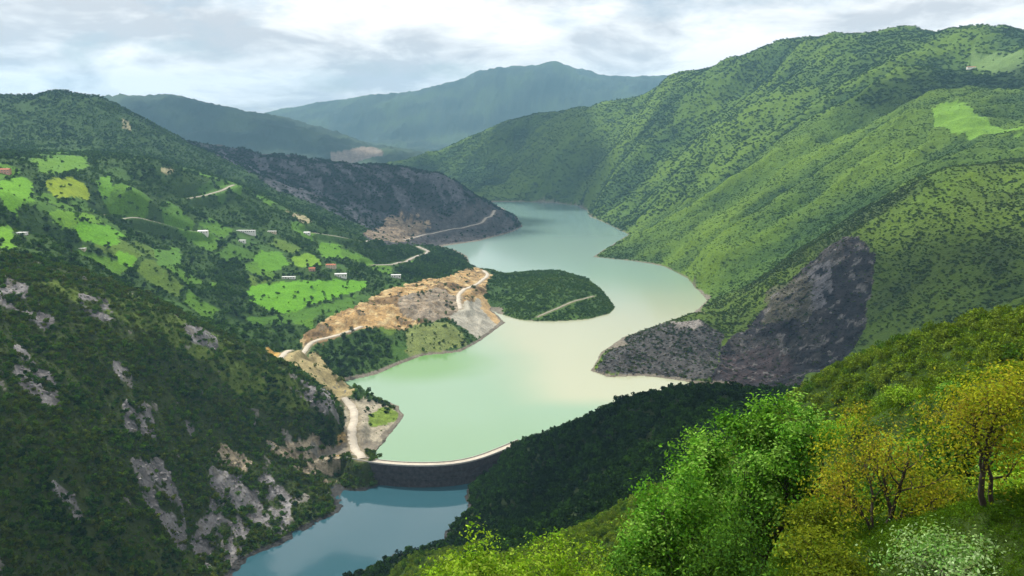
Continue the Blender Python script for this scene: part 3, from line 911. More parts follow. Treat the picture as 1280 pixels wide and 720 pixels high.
# ------------------------------------------------------------------ dam
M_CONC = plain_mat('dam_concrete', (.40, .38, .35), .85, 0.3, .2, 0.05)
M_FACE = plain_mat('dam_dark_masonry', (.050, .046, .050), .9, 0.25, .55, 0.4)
M_ROAD = plain_mat('gravel_road', (.45, .40, .32), .95, 0.15, .22, 0.05)
M_ROADD = plain_mat('grey_gravel_road', (.32, .29, .25), .95, 0.1, .2, 0.05)


def sweep(name, Q, N, profile, mat, parent=None, closed=True):
    """extrude a cross-section (offset, z) along the line Q"""
    k = len(profile); n = len(Q)
    V = []
    for i in range(n):
        for o, z in profile:
            V.append((Q[i, 0] + N[i, 0] * o, Q[i, 1] + N[i, 1] * o, z))
    F = []
    for i in range(n - 1):
        for j in range(k if closed else k - 1):
            a = i * k + j; b = i * k + (j + 1) % k
            F.append((a, b, b + k, a + k))
    if closed:
        F.append(tuple(range(k - 1, -1, -1))); F.append(tuple((n - 1) * k + j for j in range(k)))
    return mesh_obj(name, V, F, mat, parent)


def build_dam():
    Q = resample(DAM, 3.0)
    N = offsets(Q)                                    # + = downstream (towards the viewer)
    root = empty('dam', (0, 0, 0))
    tag(root, 'curved dark masonry dam with a pale road along its crest', 'dam')
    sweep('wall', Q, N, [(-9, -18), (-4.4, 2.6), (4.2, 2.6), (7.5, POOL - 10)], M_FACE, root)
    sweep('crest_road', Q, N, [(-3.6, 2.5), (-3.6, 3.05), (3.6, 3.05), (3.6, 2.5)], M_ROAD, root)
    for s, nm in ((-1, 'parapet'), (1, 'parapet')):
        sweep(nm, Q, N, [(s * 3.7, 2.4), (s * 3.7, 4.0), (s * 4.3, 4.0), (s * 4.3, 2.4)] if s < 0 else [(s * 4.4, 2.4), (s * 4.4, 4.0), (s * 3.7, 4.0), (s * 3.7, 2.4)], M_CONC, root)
    # thin ledges and buttress ribs on the dark face
    for z, o in ((-4.5, 5.35), (-11.5, 6.3)):
        sweep('ledge', Q, N, [(o - .4, z - .25), (o + .35, z - .25), (o + .35, z + .25), (o - .4, z + .25)], M_FACE, root)
    for i in range(4, len(Q) - 3, 5):
        p, nn = Q[i], N[i]; t = np.array((-nn[1], nn[0]))
        V = []
        for o, z in ((4.0, 2.3), (7.2, POOL - 9), (8.1, POOL - 9), (4.9, 2.3)):
            for s in (-.5, .5):
                V.append((*(p + nn * o + t * s), z))
        mesh_obj('rib', V, [(0, 2, 3, 1), (2, 4, 5, 3), (4, 6, 7, 5), (6, 0, 1, 7), (0, 6, 4, 2), (1, 3, 5, 7)], M_FACE, root)
    return root


build_dam()

# ------------------------------------------------------------------ roads
ROAD_PTS = []


def road(Q, z, width, mat, label):
    N = offsets(Q)
    V, F = [], []
    prof = [(-width / 2 - 1.0, -2.5), (-width / 2, 0), (0, .12), (width / 2, 0), (width / 2 + 1.0, -2.5)]
    jit = 0.5 * np.random.default_rng(int(abs(Q[0, 0]))).normal(size=(len(Q), 2))
    for i in range(len(Q)):
        for k, (o, dz) in enumerate(prof):
            oo = o + (jit[i, 0] if k < 2 else jit[i, 1] if k > 2 else 0)
            V.append((Q[i, 0] + N[i, 0] * oo, Q[i, 1] + N[i, 1] * oo, z[i] + .35 + dz))
    for i in range(len(Q) - 1):
        for k in range(4):
            F.append((i * 5 + k, i * 5 + k + 1, i * 5 + k + 6, i * 5 + k + 5))
    o = mesh_obj('road', V, F, mat, None, True)
    tag(o, label, None, None, 'structure')
    ROAD_PTS.append((Q, width))


for Q, z, width, pale, label in ROADS:
    road(Q, z, width, M_ROAD if pale else M_ROADD, label)

# ------------------------------------------------------------------ houses
M_WHITE = plain_mat('white_plaster', (.78, .76, .72), .8, 0.6, .1)
M_CREAM = plain_mat('cream_plaster', (.62, .52, .38), .8, 0.6, .12)
M_PINK = plain_mat('pink_plaster', (.55, .30, .22), .8, 0.6, .12)
M_TILE = plain_mat('red_roof_tile', (.36, .12, .06), .85, 0.8, .25, 0.05)
M_TIN = plain_mat('pale_tin_roof', (.62, .62, .60), .5, 0.5, .15)
M_GLASS = plain_mat('window_glass', (.03, .04, .05), .15)
M_WOOD = plain_mat('door_wood', (.10, .06, .035), .7)


def box_mesh(name, x0, x1, y0, y1, z0, z1, mat, parent):
    V = [(x0, y0, z0), (x1, y0, z0), (x1, y1, z0), (x0, y1, z0), (x0, y0, z1), (x1, y0, z1), (x1, y1, z1), (x0, y1, z1)]
    return mesh_obj(name, V, [(0, 3, 2, 1), (4, 5, 6, 7), (0, 1, 5, 4), (1, 2, 6, 5), (2, 3, 7, 6), (3, 0, 4, 7)], mat, parent)


HOUSE_PTS = []


def house(px, py, wpx, hpx, depth, rz, wall, roof, label, gable=0.35, flat=False, storeys=1, group='houses on the village hill'):
    x, y, z = spot(px, py, 900)
    s = math.hypot(y, CAMZ - z) / FPX
    w, h, d = wpx * s * .85, hpx * s * .72, depth * .8
    zb = min(float(zat(x + a * w / 2, y + b * d / 2)) for a in (-1, 1) for b in (-1, 1))
    zt = float(zat(x, y - d / 2)) - .3
    root = empty('house', (x, y, zt), rz)
    tag(root, label, 'house', group)
    box_mesh('wall', -w / 2, w / 2, -d / 2, d / 2, zb - zt - 2, h, wall, root)
    e = 0.5
    if flat:
        box_mesh('roof', -w / 2 - e, w / 2 + e, -d / 2 - e, d / 2 + e, h + .003, h + .45, roof, root)
    else:
        g = h + gable * d / 2
        V = [(-w / 2 - e, -d / 2 - e, h - .1), (w / 2 + e, -d / 2 - e, h - .1), (w / 2 + e, d / 2 + e, h - .1), (-w / 2 - e, d / 2 + e, h - .1), (-w / 2 - e, 0, g + .2), (w / 2 + e, 0, g + .2)]
        ro = mesh_obj('roof', V, [(0, 1, 5, 4), (2, 3, 4, 5), (0, 4, 3), (1, 2, 5), (0, 3, 2, 1)], roof, root)
        box_mesh('chimney', w * .2, w * .2 + .8, .3, 1.1, g - 1.2, g + 1.0, M_CREAM, ro)
    n = max(2, int(w / 4.0))
    for st in range(storeys):
        z0 = h * st / storeys
        for i in range(n):
            cx = -w / 2 + w * (i + .5) / n
            if st == 0 and i == n // 2:
                box_mesh('door', cx - .6, cx + .6, -d / 2 - .06, -d / 2 + .05, 0.0, min(2.2, h * .8), M_WOOD, root)
                continue
            f = box_mesh('window', cx - .75, cx + .75, -d / 2 - .08, -d / 2 + .05, z0 + h / storeys * .35, z0 + h / storeys * .78, M_WHITE if wall is not M_WHITE else M_WOOD, root)
            box_mesh('pane', cx - .6, cx + .6, -d / 2 - .12, -d / 2 - .05, z0 + h / storeys * .39, z0 + h / storeys * .74, M_GLASS, f)
    HOUSE_PTS.append((x, y, max(w, d) * .5 + 3))


house(426, 346, 17, 6, 12, .15, M_WHITE, M_TIN, 'white flat house with a pale roof at the edge of the bright field', flat=True, storeys=1)
house(414, 335, 14, 6.5, 11, -.1, M_CREAM, M_TILE, 'cream house with red roof just above the white flat house', storeys=2)
house(390, 338, 9, 5, 9, .3, M_PINK, M_TILE, 'small reddish house at the end of the tree row')
house(361, 348, 19, 3.4, 7, 0, M_WHITE, M_TIN, 'long low white shed at the top edge of the bright field', flat=True)
house(495, 347, 14, 5, 10, .1, M_WHITE, M_TIN, 'lone white house among dark trees above the earth bank', flat=True)
house(305, 290, 33, 3.6, 9, 0, M_WHITE, M_TIN, 'longest white building of the row along the village road', flat=True)
house(384, 293, 9, 4.2, 9, 0, M_WHITE, M_TIN, 'small white house at the right end of the village row')
house(340, 291, 12, 3, 8, .05, M_CREAM, M_TIN, 'low cream house in the middle of the village row', flat=True)
house(303, 303, 9, 4, 9, -.1, M_WHITE, M_TIN, 'small white house below the long white building', flat=True)
house(254, 291, 14, 4, 9, .1, M_WHITE, M_TIN, 'white house at the left end of the village row beside the road')
house(6, 216, 15, 7, 12, .2, M_PINK, M_TILE, 'pink house with red roof at the left edge above the meadows', storeys=2)
house(28, 293, 13, 3.4, 8, 0, M_WHITE, M_TIN, 'low white house under the lower meadows at the left', flat=True)
house(103, 311, 9, 3, 7, 0, M_CREAM, M_TIN, 'tiny pale shed beside the round bright meadow', flat=True)
house(1214, 85, 12, 3, 10, 0, M_WHITE, M_TILE, 'tiny pale house high on the mountain pasture', group='mountain houses')
# ------------------------------------------------------------------ vegetation
def leaf_material(name, attr_kind, translucent=0.35, vary=0.25):
    m = bpy.data.materials.new(name); m.use_nodes = True
    nt = m.node_tree; L = nt.links
    nt.nodes.clear()
    out = node(nt, 'ShaderNodeOutputMaterial')
    c = attr(nt, 'tint', attr_kind)
    geo = node(nt, 'ShaderNodeNewGeometry')
    n = node(nt, 'ShaderNodeMapRange'); n.inputs['To Min'].default_value = 1 - vary; n.inputs['To Max'].default_value = 1 + vary
    L.new(geo.outputs['Random Per Island'], n.inputs['Value'])
    v = node(nt, 'ShaderNodeVectorMath', operation='SCALE'); L.new(c.outputs['Color'], v.inputs[0]); L.new(n.outputs[0], v.inputs['Scale'])
    d = node(nt, 'ShaderNodeBsdfDiffuse'); L.new(v.outputs[0], d.inputs['Color'])
    t = node(nt, 'ShaderNodeBsdfTranslucent')
    tv = node(nt, 'ShaderNodeVectorMath', operation='MULTIPLY'); tv.inputs[1].default_value = (1.25, 1.2, 0.7); L.new(v.outputs[0], tv.inputs[0])
    L.new(tv.outputs[0], t.inputs['Color'])
    mx = node(nt, 'ShaderNodeMixShader'); mx.inputs[0].default_value = translucent
    L.new(d.outputs[0], mx.inputs[1]); L.new(t.outputs[0], mx.inputs[2]); L.new(mx.outputs[0], out.inputs['Surface'])
    return m


M_SHRUB = leaf_material('shrub_leaves', 'INSTANCER', 0.25, 0.35)


def leaf_quads(P, N, size, rng, tilt=0.9, aspect=0.6):
    """diamond leaves at points P with rough facing N"""
    n = len(P)
    D = N + tilt * rng.normal(size=(n, 3)); D /= np.linalg.norm(D, axis=1, keepdims=True) + 1e-9
    A = np.cross(D, rng.normal(size=(n, 3))); A /= np.linalg.norm(A, axis=1, keepdims=True) + 1e-9
    B = np.cross(D, A)
    s = (size * rng.uniform(.65, 1.3, n))[:, None]
    V = np.stack([P - A * s, P + B * s * aspect, P + A * s, P - B * s * aspect], 1).reshape(-1, 3)
    return V, np.arange(4 * n).reshape(n, 4)


def shrub_proto(name, seed, nleaf, leaf, squash, lobes):
    """unit shrub (radius about 1, base at 0): lobes of leaf clumps, hollow between them"""
    rng = np.random.default_rng(seed)
    cs = [np.array((0, 0, .55 * squash))]
    for _ in range(lobes):
        a = rng.uniform(0, 6.28); cs.append(np.array((math.cos(a) * rng.uniform(.3, .6), math.sin(a) * rng.uniform(.3, .6), squash * rng.uniform(.35, 1.1))))
    cs = np.array(cs); rad = rng.uniform(.38, .62, len(cs))
    k = rng.integers(0, len(cs), nleaf)
    d = rng.normal(size=(nleaf, 3)); d /= np.linalg.norm(d, axis=1, keepdims=True)
    d[:, 2] = np.where(d[:, 2] < -.35, -d[:, 2], d[:, 2])
    P = cs[k] + d * (rad[k] * rng.uniform(.75, 1.08, nleaf))[:, None] * np.array((1, 1, .9))
    P[:, 2] = np.maximum(P[:, 2], .03)
    V, F = leaf_quads(P, d, leaf, rng)
    return mesh_np(name, V, F, M_SHRUB, False, link=False)


PROTO = bpy.data.collections.new('shrub_kinds')
def tuft_proto(name, seed, n):
    """unit tuft of upright blades and small leaves"""
    rng = np.random.default_rng(seed)
    P = np.c_[rng.normal(0, .45, n), rng.normal(0, .45, n), rng.uniform(.05, .75, n)]
    N = np.c_[rng.normal(size=(n, 2)), rng.normal(size=n) * .5]
    V, F = leaf_quads(P, N, .13, rng, .6, .35)
    return mesh_np(name, V, F, M_SHRUB, False, link=False)


PROTO.objects.link(tuft_proto('shrub_kind_f', 60, 110))
PROTO.objects.link(tuft_proto('shrub_kind_g', 61, 130))
for i, a in enumerate([(90, .30, .9, 4), (100, .28, 1.2, 5), (80, .33, .7, 4), (110, .26, 1.6, 5), (90, .30, 1.0, 3)]):
    PROTO.objects.link(shrub_proto('shrub_kind_%s' % 'abcde'[i], 40 + i, *a))


M_STONE = bpy.data.materials.new('loose_stone'); M_STONE.use_nodes = True
_nt = M_STONE.node_tree; _b = _nt.nodes['Principled BSDF']; _b.inputs['Roughness'].default_value = .95; _b.inputs['Specular IOR Level'].default_value = .1
_nt.links.new(attr(_nt, 'tint', 'INSTANCER').outputs['Color'], _b.inputs['Base Color'])


def stone_proto(name, seed):
    import bmesh
    rng = np.random.default_rng(seed)
    bm = bmesh.new(); bmesh.ops.create_icosphere(bm, subdivisions=2, radius=1.0)
    cuts = rng.normal(size=(9, 3)); cuts /= np.linalg.norm(cuts, axis=1, keepdims=True); lim = rng.uniform(.5, .85, 9)
    for v in bm.verts:
        p = np.array(v.co)
        for c, l in zip(cuts, lim):
            d = p.dot(c)
            if d > l: p = p - c * (d - l)
        v.co = p * (1, 1, .8)
    me = bpy.data.meshes.new(name); bm.to_mesh(me); bm.free(); me.materials.append(M_STONE)
    return bpy.data.objects.new(name, me)


for i in range(3):
    PROTO.objects.link(stone_proto('shrub_kind_%s' % 'hij'[i], 80 + i))


for i in range(2):
    PROTO.objects.link(shrub_proto('shrub_kind_%s' % 'kl'[i], 90 + i, 420, .125, (.9, 1.15)[i], 5))


def scatter_group():
    g = bpy.data.node_groups.new('plant_scatter', 'GeometryNodeTree')
    g.interface.new_socket('Geometry', in_out='INPUT', socket_type='NodeSocketGeometry')
    g.interface.new_socket('Geometry', in_out='OUTPUT', socket_type='NodeSocketGeometry')
    L = g.links
    gi = g.nodes.new('NodeGroupInput'); go = g.nodes.new('NodeGroupOutput')
    ci = g.nodes.new('GeometryNodeCollectionInfo'); ci.inputs['Collection'].default_value = PROTO
    ci.inputs['Separate Children'].default_value = True; ci.inputs['Reset Children'].default_value = True
    ip = g.nodes.new('GeometryNodeInstanceOnPoints'); ip.inputs['Pick Instance'].default_value = True

    def na(nm, t):
        a = g.nodes.new('GeometryNodeInputNamedAttribute'); a.data_type = t; a.inputs['Name'].default_value = nm
        return a.outputs[0]
    L.new(gi.outputs[0], ip.inputs['Points']); L.new(ci.outputs[0], ip.inputs['Instance'])
    L.new(na('kind', 'INT'), ip.inputs['Instance Index'])
    L.new(na('turn', 'FLOAT_VECTOR'), ip.inputs['Rotation'])
    L.new(na('size', 'FLOAT_VECTOR'), ip.inputs['Scale'])
    L.new(ip.outputs[0], go.inputs[0])
    return g


SCATTER = scatter_group()
NTOTAL = 0


def scatter(name, P, size, tint, kind, label):
    """one mass of shrubs: points with size (n,3), tint (n,3), kind (n,)"""
    global NTOTAL
    n = len(P); NTOTAL += n
    me = bpy.data.meshes.new(name)
    me.vertices.add(n); me.vertices.foreach_set('co', np.ascontiguousarray(P, np.float32).ravel())
    a = me.attributes.new('size', 'FLOAT_VECTOR', 'POINT'); a.data.foreach_set('vector', np.ascontiguousarray(size, np.float32).ravel())
    t = np.zeros((n, 3), np.float32); t[:, 2] = RNG.uniform(0, 6.28, n)
    a = me.attributes.new('turn', 'FLOAT_VECTOR', 'POINT'); a.data.foreach_set('vector', t.ravel())
    a = me.attributes.new('kind', 'INT', 'POINT'); a.data.foreach_set('value', kind.astype(np.int32))
    c = np.ones((n, 4), np.float32); c[:, :3] = tint
    a = me.attributes.new('tint', 'FLOAT_COLOR', 'POINT'); a.data.foreach_set('color', c.ravel())
    o = bpy.data.objects.new(name, me); COL.objects.link(o)
    md = o.modifiers.new('scatter', 'NODES'); md.node_group = SCATTER
    tag(o, label, None, None, 'stuff')
    return o


# keep plants off roads, houses and water
BLOCK = np.ones_like(GZ)
for Q, w in ROAD_PTS:
    for p in Q[::1]:
        rr = math.hypot(*p); j = int(row_of(rr)); aa = math.atan2(*p)
        i = int(np.interp(aa, AZ, np.arange(len(AZ))))
        wi = int(math.ceil((w * .5 + 2.5) / (rr * 0.00142))); wj = int(math.ceil((w * .5 + 7) / (RR[min(j + 1, NR - 1)] - RR[j])))
        BLOCK[max(0, i - wi):i + wi + 1, max(0, j - wj):j + 2] = 0
for x, y, rad in HOUSE_PTS:
    BLOCK[np.hypot(GX - x, GY + 6 - y) < rad + 4] = 0
    BLOCK[(np.abs(GX - x) < rad) & (GY < y) & (GY > y - 28)] = 0
BLOCK[(GZ < 0.9) & (RR[None, :] > 845)] = 0
BLOCK[(GZ < POOL + 1.2)] = 0
CELL = np.gradient(AZ)[:, None] * RR[None, :] * np.gradient(RR)[None, :] * np.sqrt(1 + SLOPE ** 2)


def place(region, spacing, rmin, rmax, extra=1.0):
    """random points of a region, one per spacing^2 of covered ground; returns x, y, z and grid indices"""
    m = (GREG == RID[region]) & (RR[None, :] > rmin) & (RR[None, :] < rmax) & (np.abs(AZ)[:, None] < math.radians(44))
    W = np.where(m, CELL * VEG * BLOCK * extra / spacing ** 2, 0)
    n = np.floor(W + RNG.random(W.shape)).astype(int)
    ii, jj = np.nonzero(n)
    rep = n[ii, jj]; ii = np.repeat(ii, rep); jj = np.repeat(jj, rep)
    fa = np.clip(ii + RNG.uniform(-.5, .5, len(ii)), 0, len(AZ) - 1); fr = np.clip(jj + RNG.uniform(-.5, .5, len(ii)), 0, NR - 1)
    a = np.interp(fa, np.arange(len(AZ)), AZ); r = np.exp(np.interp(fr, np.arange(NR), LR))
    x, y = np.sin(a) * r, np.cos(a) * r
    return x, y, zat(x, y), ii, jj


def cover(name, region, spacing, rmin, rmax, size, tints, label, sink=0.15, tall=1.0, clump=0.5, cmin=0.35, seed=0.0, extra=1.0, kinds=(0, 1, 2, 4), local=0.0):
    # plants gather in clumps
    field = fbm(GX, GY, spacing * 7, 3, .6, False, 11.0 + seed)
    x, y, z, ii, jj = place(region, spacing, rmin, rmax, extra * np.clip(1 + clump * 3.2 * field, cmin, 2.2))
    n = len(x)
    big = smooth(-.35, .35, field[ii, jj])
    s = size[0] + (size[1] - size[0]) * np.clip(RNG.beta(1.6, 2.6, n) * .8 + .25 * big, 0, 1)
    # larger, fewer plants where the ground is open
    S = np.c_[s * RNG.uniform(.85, 1.2, n), s * RNG.uniform(.85, 1.2, n), s * tall * RNG.uniform(.75, 1.25, n)]
    T = np.array(tints)
    f = np.clip(.5 + 1.3 * fbm(x, y, 120, 3, .6, False, 21.0 + seed) + RNG.normal(0, .22, n), 0, 0.999) * (len(T) - 1)
    k = f.astype(int); u = (f - k)[:, None]
    tint = (T[k] * (1 - u) + T[np.minimum(k + 1, len(T) - 1)] * u) * RNG.uniform(.75, 1.25, n)[:, None]
    if local:            # plants that share the tone of the turf they grow in
        tint = tint * (1 - local) + local * GROUND[ii, jj] * RNG.uniform(.6, 1.15, n)[:, None]
    scatter(name, np.c_[x, y, z - sink * s], S, tint, RNG.choice(kinds, n), label)
    print(name, n)


DEEP = (.014, .036, .006); MIDG = (.030, .078, .008); FRESH = (.055, .120, .009); OLIVE = (.068, .090, .010); LIME = (.100, .168, .010)
cover('shrubbery', 'quarry_hill', 4.1, 300, 1000, (1.3, 4.0), [DEEP, MIDG, FRESH, OLIVE, FRESH, OLIVE], 'dark scrub and low trees on the rocky hill above the lower pool', tall=1.0, clump=.6)
cover('undergrowth', 'quarry_hill', 3.2, 300, 1000, (.5, 1.2), [OLIVE, FRESH, LIME], 'low scrub between the rocks of the hill above the lower pool', clump=.3, seed=2.0, cmin=.5)
cover('woods', 'abutment_spur', 4.6, 280, 1100, (2.0, 4.0), [DEEP, (.012, .028, .006), MIDG, DEEP], 'dense dark wood on the spur at the end of the dam', tall=1.2, clump=.2, cmin=.8)
cover('woods', 'village_hill', 8.5, 850, 3000, (2.0, 4.8), [DEEP, MIDG, FRESH, FRESH], 'hedges and copses between the village meadows', tall=1.0, clump=.8, cmin=.15, local=.25)
cover('undergrowth', 'village_hill', 5.5, 850, 2700, (.8, 1.9), [FRESH, FRESH, LIME], 'low green scrub on the slopes of the village hill', clump=.4, seed=3.0)
cover('woods', 'dark_ridge', 9.5, 1900, 3400, (3.0, 5.5), [DEEP, DEEP, (.022, .04, .022)], 'sparse dark wood on the bare ridge', clump=.9, cmin=.0)
cover('woods', 'islet', 5.0, 900, 2000, (1.6, 3.6), [MIDG, FRESH, FRESH, LIME], 'trees covering the small peninsula', clump=.5, cmin=.4, tall=.8, local=.3)
cover('woods', 'landslide_hill', 5.0, 600, 1900, (1.0, 3.6), [DEEP, MIDG, OLIVE, FRESH, OLIVE], 'shrubs on the hill with the landslide', clump=.7, cmin=.3, tall=.7, local=.45)
cover('woods', 'lake_mountain', 6.6, 1500, 2700, (.9, 3.6), [MIDG, FRESH, MIDG, (.070, .135, .010), FRESH], 'shrubs and trees on the near spurs of the long green mountain', clump=.7, cmin=.3, tall=.6, local=.6)
cover('forest', 'lake_mountain', 11.0, 2700, 5200, (3.5, 6.5), [MIDG, MIDG, FRESH, FRESH], 'woods on the far flank of the long green mountain', clump=.6, cmin=.35, tall=.7, local=.5)
cover('shrubbery', 'ravine_slope', 3.6, 135, 700, (1.3, 3.0), [FRESH, LIME, (.14, .20, .02), LIME, FRESH], 'bright green scrub on the bank below the viewpoint', clump=.4, cmin=.6, kinds=(10, 11))
print('plants', NTOTAL)
cover('undergrowth', 'ravine_slope', .8, 34, 110, (.4, 1.0), [MIDG, FRESH, LIME], 'low grass and scrub on the bank below the viewpoint', clump=.3, cmin=.7, seed=5.0, kinds=(5, 6))
cover('undergrowth', 'ravine_slope', 1.9, 110, 420, (.8, 1.8), [FRESH, LIME, FRESH], 'grass and seedlings between the shrubs of the bank', clump=.2, cmin=.8, seed=6.0, kinds=(5, 6))
cover('undergrowth', 'ravine_slope', .3, 10, 40, (.16, .42), [MIDG, FRESH, LIME], 'grass around the golden trees', clump=.2, cmin=.8, seed=7.0, kinds=(5, 6))


def stones(name, region, spacing, rmin, rmax, size, label, extra=None, tint_gain=1.15):
    """loose stones where the ground is bare rock, in the colour of that ground"""
    keep_veg = VEG.copy(); keep_block = BLOCK.copy()
    VEG[:] = smooth(.45, .9, ROCK) * (1 if extra is None else extra)
    x, y, z, ii, jj = place(region, spacing, rmin, rmax)
    VEG[:] = keep_veg
    n = len(x)
    s = size[0] + (size[1] - size[0]) * RNG.beta(1, 3.5, n)
    S = s[:, None] * RNG.uniform(.7, 1.3, (n, 3))
    scatter(name, np.c_[x, y, z - .1 * s], S, GROUND[ii, jj] * tint_gain * RNG.uniform(.6, 1.35, n)[:, None], RNG.choice((7, 8, 9), n), label)
    print(name, region, n)


stones('rubble', 'landslide_hill', 6.0, 900, 1600, (.8, 4.5), 'dark boulders and scree of the landslide')
stones('rubble', 'quarry_hill', 5.0, 400, 1000, (.5, 3.2), 'grey boulders broken from the rock faces')
stones('rubble', 'village_hill', 6.5, 900, 1700, (.6, 2.6), 'lumps of earth and stone on the ochre bank')
stones('rubble', 'dark_ridge', 11.0, 1900, 3100, (1.5, 6.0), 'shale blocks on the dark ridge')
# ------------------------------------------------------------------ trees on the bank below the viewpoint
M_BARK = plain_mat('dark_bark', (.045, .036, .028), .9, 3.0, .4, 0.02)
M_LEAF = leaf_material('tree_leaves', 'GEOMETRY', 0.42, 0.30)


def tube(path, rad, sides=6):
    """tapered tube along a list of points"""
    path = np.array(path, float); n = len(path)
    T = np.gradient(path, axis=0); T /= np.linalg.norm(T, axis=1, keepdims=True) + 1e-9
    ref = np.array((.31, .77, .2)); A = np.cross(T, ref); A /= np.linalg.norm(A, axis=1, keepdims=True) + 1e-9
    B = np.cross(T, A)
    th = np.arange(sides) * 2 * math.pi / sides
    V = path[:, None] + (A[:, None] * np.cos(th)[None, :, None] + B[:, None] * np.sin(th)[None, :, None]) * np.array(rad)[:, None, None]
    idx = np.arange(n * sides).reshape(n, sides)
    F = np.stack([idx[:-1], np.roll(idx, -1, 1)[:-1], np.roll(idx, -1, 1)[1:], idx[1:]], -1).reshape(-1, 4)
    return V.reshape(-1, 3), F


class Parts:
    def __init__(self): self.V, self.F, self.n = [], [], 0
    def add(self, V, F):
        self.V.append(V); self.F.append(F + self.n); self.n += len(V)
    def arrays(self): return np.concatenate(self.V), np.concatenate(self.F)


def skeleton(rng, h, rad, stems=1, trunk_r=.16, low=.25, levels=3, upright=.5, kids=(7, 6, 5)):
    """branches as (path, radii, level) inside an egg-shaped crown"""
    out, tips = [], []

    def grow(p, d, length, r, lev):
        n = 6 if lev == 0 else 5
        pts = [p]; q = p.copy(); dd = d.copy()
        for k in range(n):
            dd = dd + rng.normal(0, .16 + .05 * lev, 3) + np.array((0, 0, .07 * upright * (lev > 0)))
            dd /= np.linalg.norm(dd)
            q = q + dd * length / n; pts.append(q)
        rr = r * np.linspace(1, .35 if lev < levels - 1 else .2, n + 1)
        out.append((pts, rr, lev))
        if lev >= levels - 1:
            for a in (.45, .7, 1.0):
                tips.append(pts[int(round(a * n))])
            return
        if lev == levels - 2:
            tips.append(pts[-1])
        m = kids[lev]
        for k in range(m):
            t = (low if lev == 0 else .25) + (1 - (low if lev == 0 else .25)) * (k + rng.uniform(.1, .9)) / m
            i = min(int(t * n), n - 1); u = t * n - i
            bp = pts[i] * (1 - u) + pts[i + 1] * u
            ax = rng.normal(size=3); ax -= ax.dot(dd) * dd; ax /= np.linalg.norm(ax)
            nd = dd * rng.uniform(.35, .75) + ax * rng.uniform(.65, 1.0) + np.array((0, 0, .25 * upright))
            nd /= np.linalg.norm(nd)
            L = length * (rng.uniform(.42, .62) if lev else rng.uniform(.75, 1.1) * rad / h * (1.25 - .65 * max(0, t - .55)))
            grow(bp, nd, L, rr[i] * rng.uniform(.5, .7), lev + 1)

    for s in range(stems):
        a = rng.uniform(0, 6.28); tilt = (.06 if stems == 1 else rng.uniform(.15, .42))
        d = np.array((math.cos(a) * tilt, math.sin(a) * tilt, 1.0)); d /= np.linalg.norm(d)
        grow(np.array((rng.normal(0, .12) * (stems > 1), rng.normal(0, .12) * (stems > 1), -.3)), d, h * (.86 if s == 0 else rng.uniform(.6, .85)), trunk_r * (1 if s == 0 else .75), 0)
    return out, np.array(tips)


def make_tree(name, seed, h, rad, nleaf, leaf, tints, stems=1, trunk_r=.15, low=.25, spread=.38, upright=.5, kids=(8, 6, 5), bark=None, link_root=True):
    rng = np.random.default_rng(seed)
    br, tips = skeleton(rng, h, rad, stems, trunk_r, low, 3, upright, kids)
    # scale so the crown has the wanted size
    top = tips[:, 2].max(); wide = np.percentile(np.hypot(tips[:, 0], tips[:, 1]), 92)
    sc = np.array((rad / wide * .92, rad / wide * .92, (h - .25) / top))
    tips = tips * sc
    tr, bh = Parts(), Parts()
    for pts, rr, lev in br:
        V, F = tube(np.array(pts) * sc, rr, 7 if lev == 0 else 5 if lev == 1 else 4)
        (tr if lev == 0 else bh).add(V, F)
    root = empty(name, (0, 0, 0))
    o = mesh_np('trunk', *tr.arrays(), bark or M_BARK, True); o.parent = root
    o = mesh_np('branches', *bh.arrays(), bark or M_BARK, True); o.parent = root
    k = rng.integers(0, len(tips), nleaf)
    off = rng.normal(size=(nleaf, 3)) * spread * np.array((1, 1, .75))
    P = tips[k] + off
    cen = np.array((0, 0, h * .55)); N = P - cen; N /= np.linalg.norm(N, axis=1, keepdims=True) + 1e-9
    N = N * .5 + np.array((0, 0, .6)) + off / spread * .25
    V, F = leaf_quads(P, N, leaf, rng, .75, .52)
    cr = mesh_np('crown', V, F, M_LEAF, False); cr.parent = root
    T = np.array(tints); ct = rng.integers(0, len(T), len(tips))            # each twig keeps to one tone
    c = T[ct[k]] * (1 + .18 * rng.normal(size=nleaf))[:, None] * np.array((1, 1, 1))
    set_col(cr.data, 'tint', np.repeat(np.clip(c, .005, .9), 4, axis=0))
    return root


GREEN_A = [(.085, .235, .020), (.145, .330, .034), (.215, .400, .070), (.050, .155, .015)]
LIME_A = [(.170, .310, .018), (.230, .370, .025), (.110, .230, .016), (.270, .390, .050)]
GOLD_A = [(.250, .275, .016), (.310, .320, .022), (.180, .240, .016), (.240, .210, .026)]
OLIVE_A = [(.135, .190, .016), (.180, .225, .018), (.095, .150, .014)]
PALE_A = [(.230, .380, .130), (.150, .320, .070), (.300, .430, .200)]
DARKG_A = [(.050, .130, .018), (.075, .170, .020), (.035, .095, .014)]

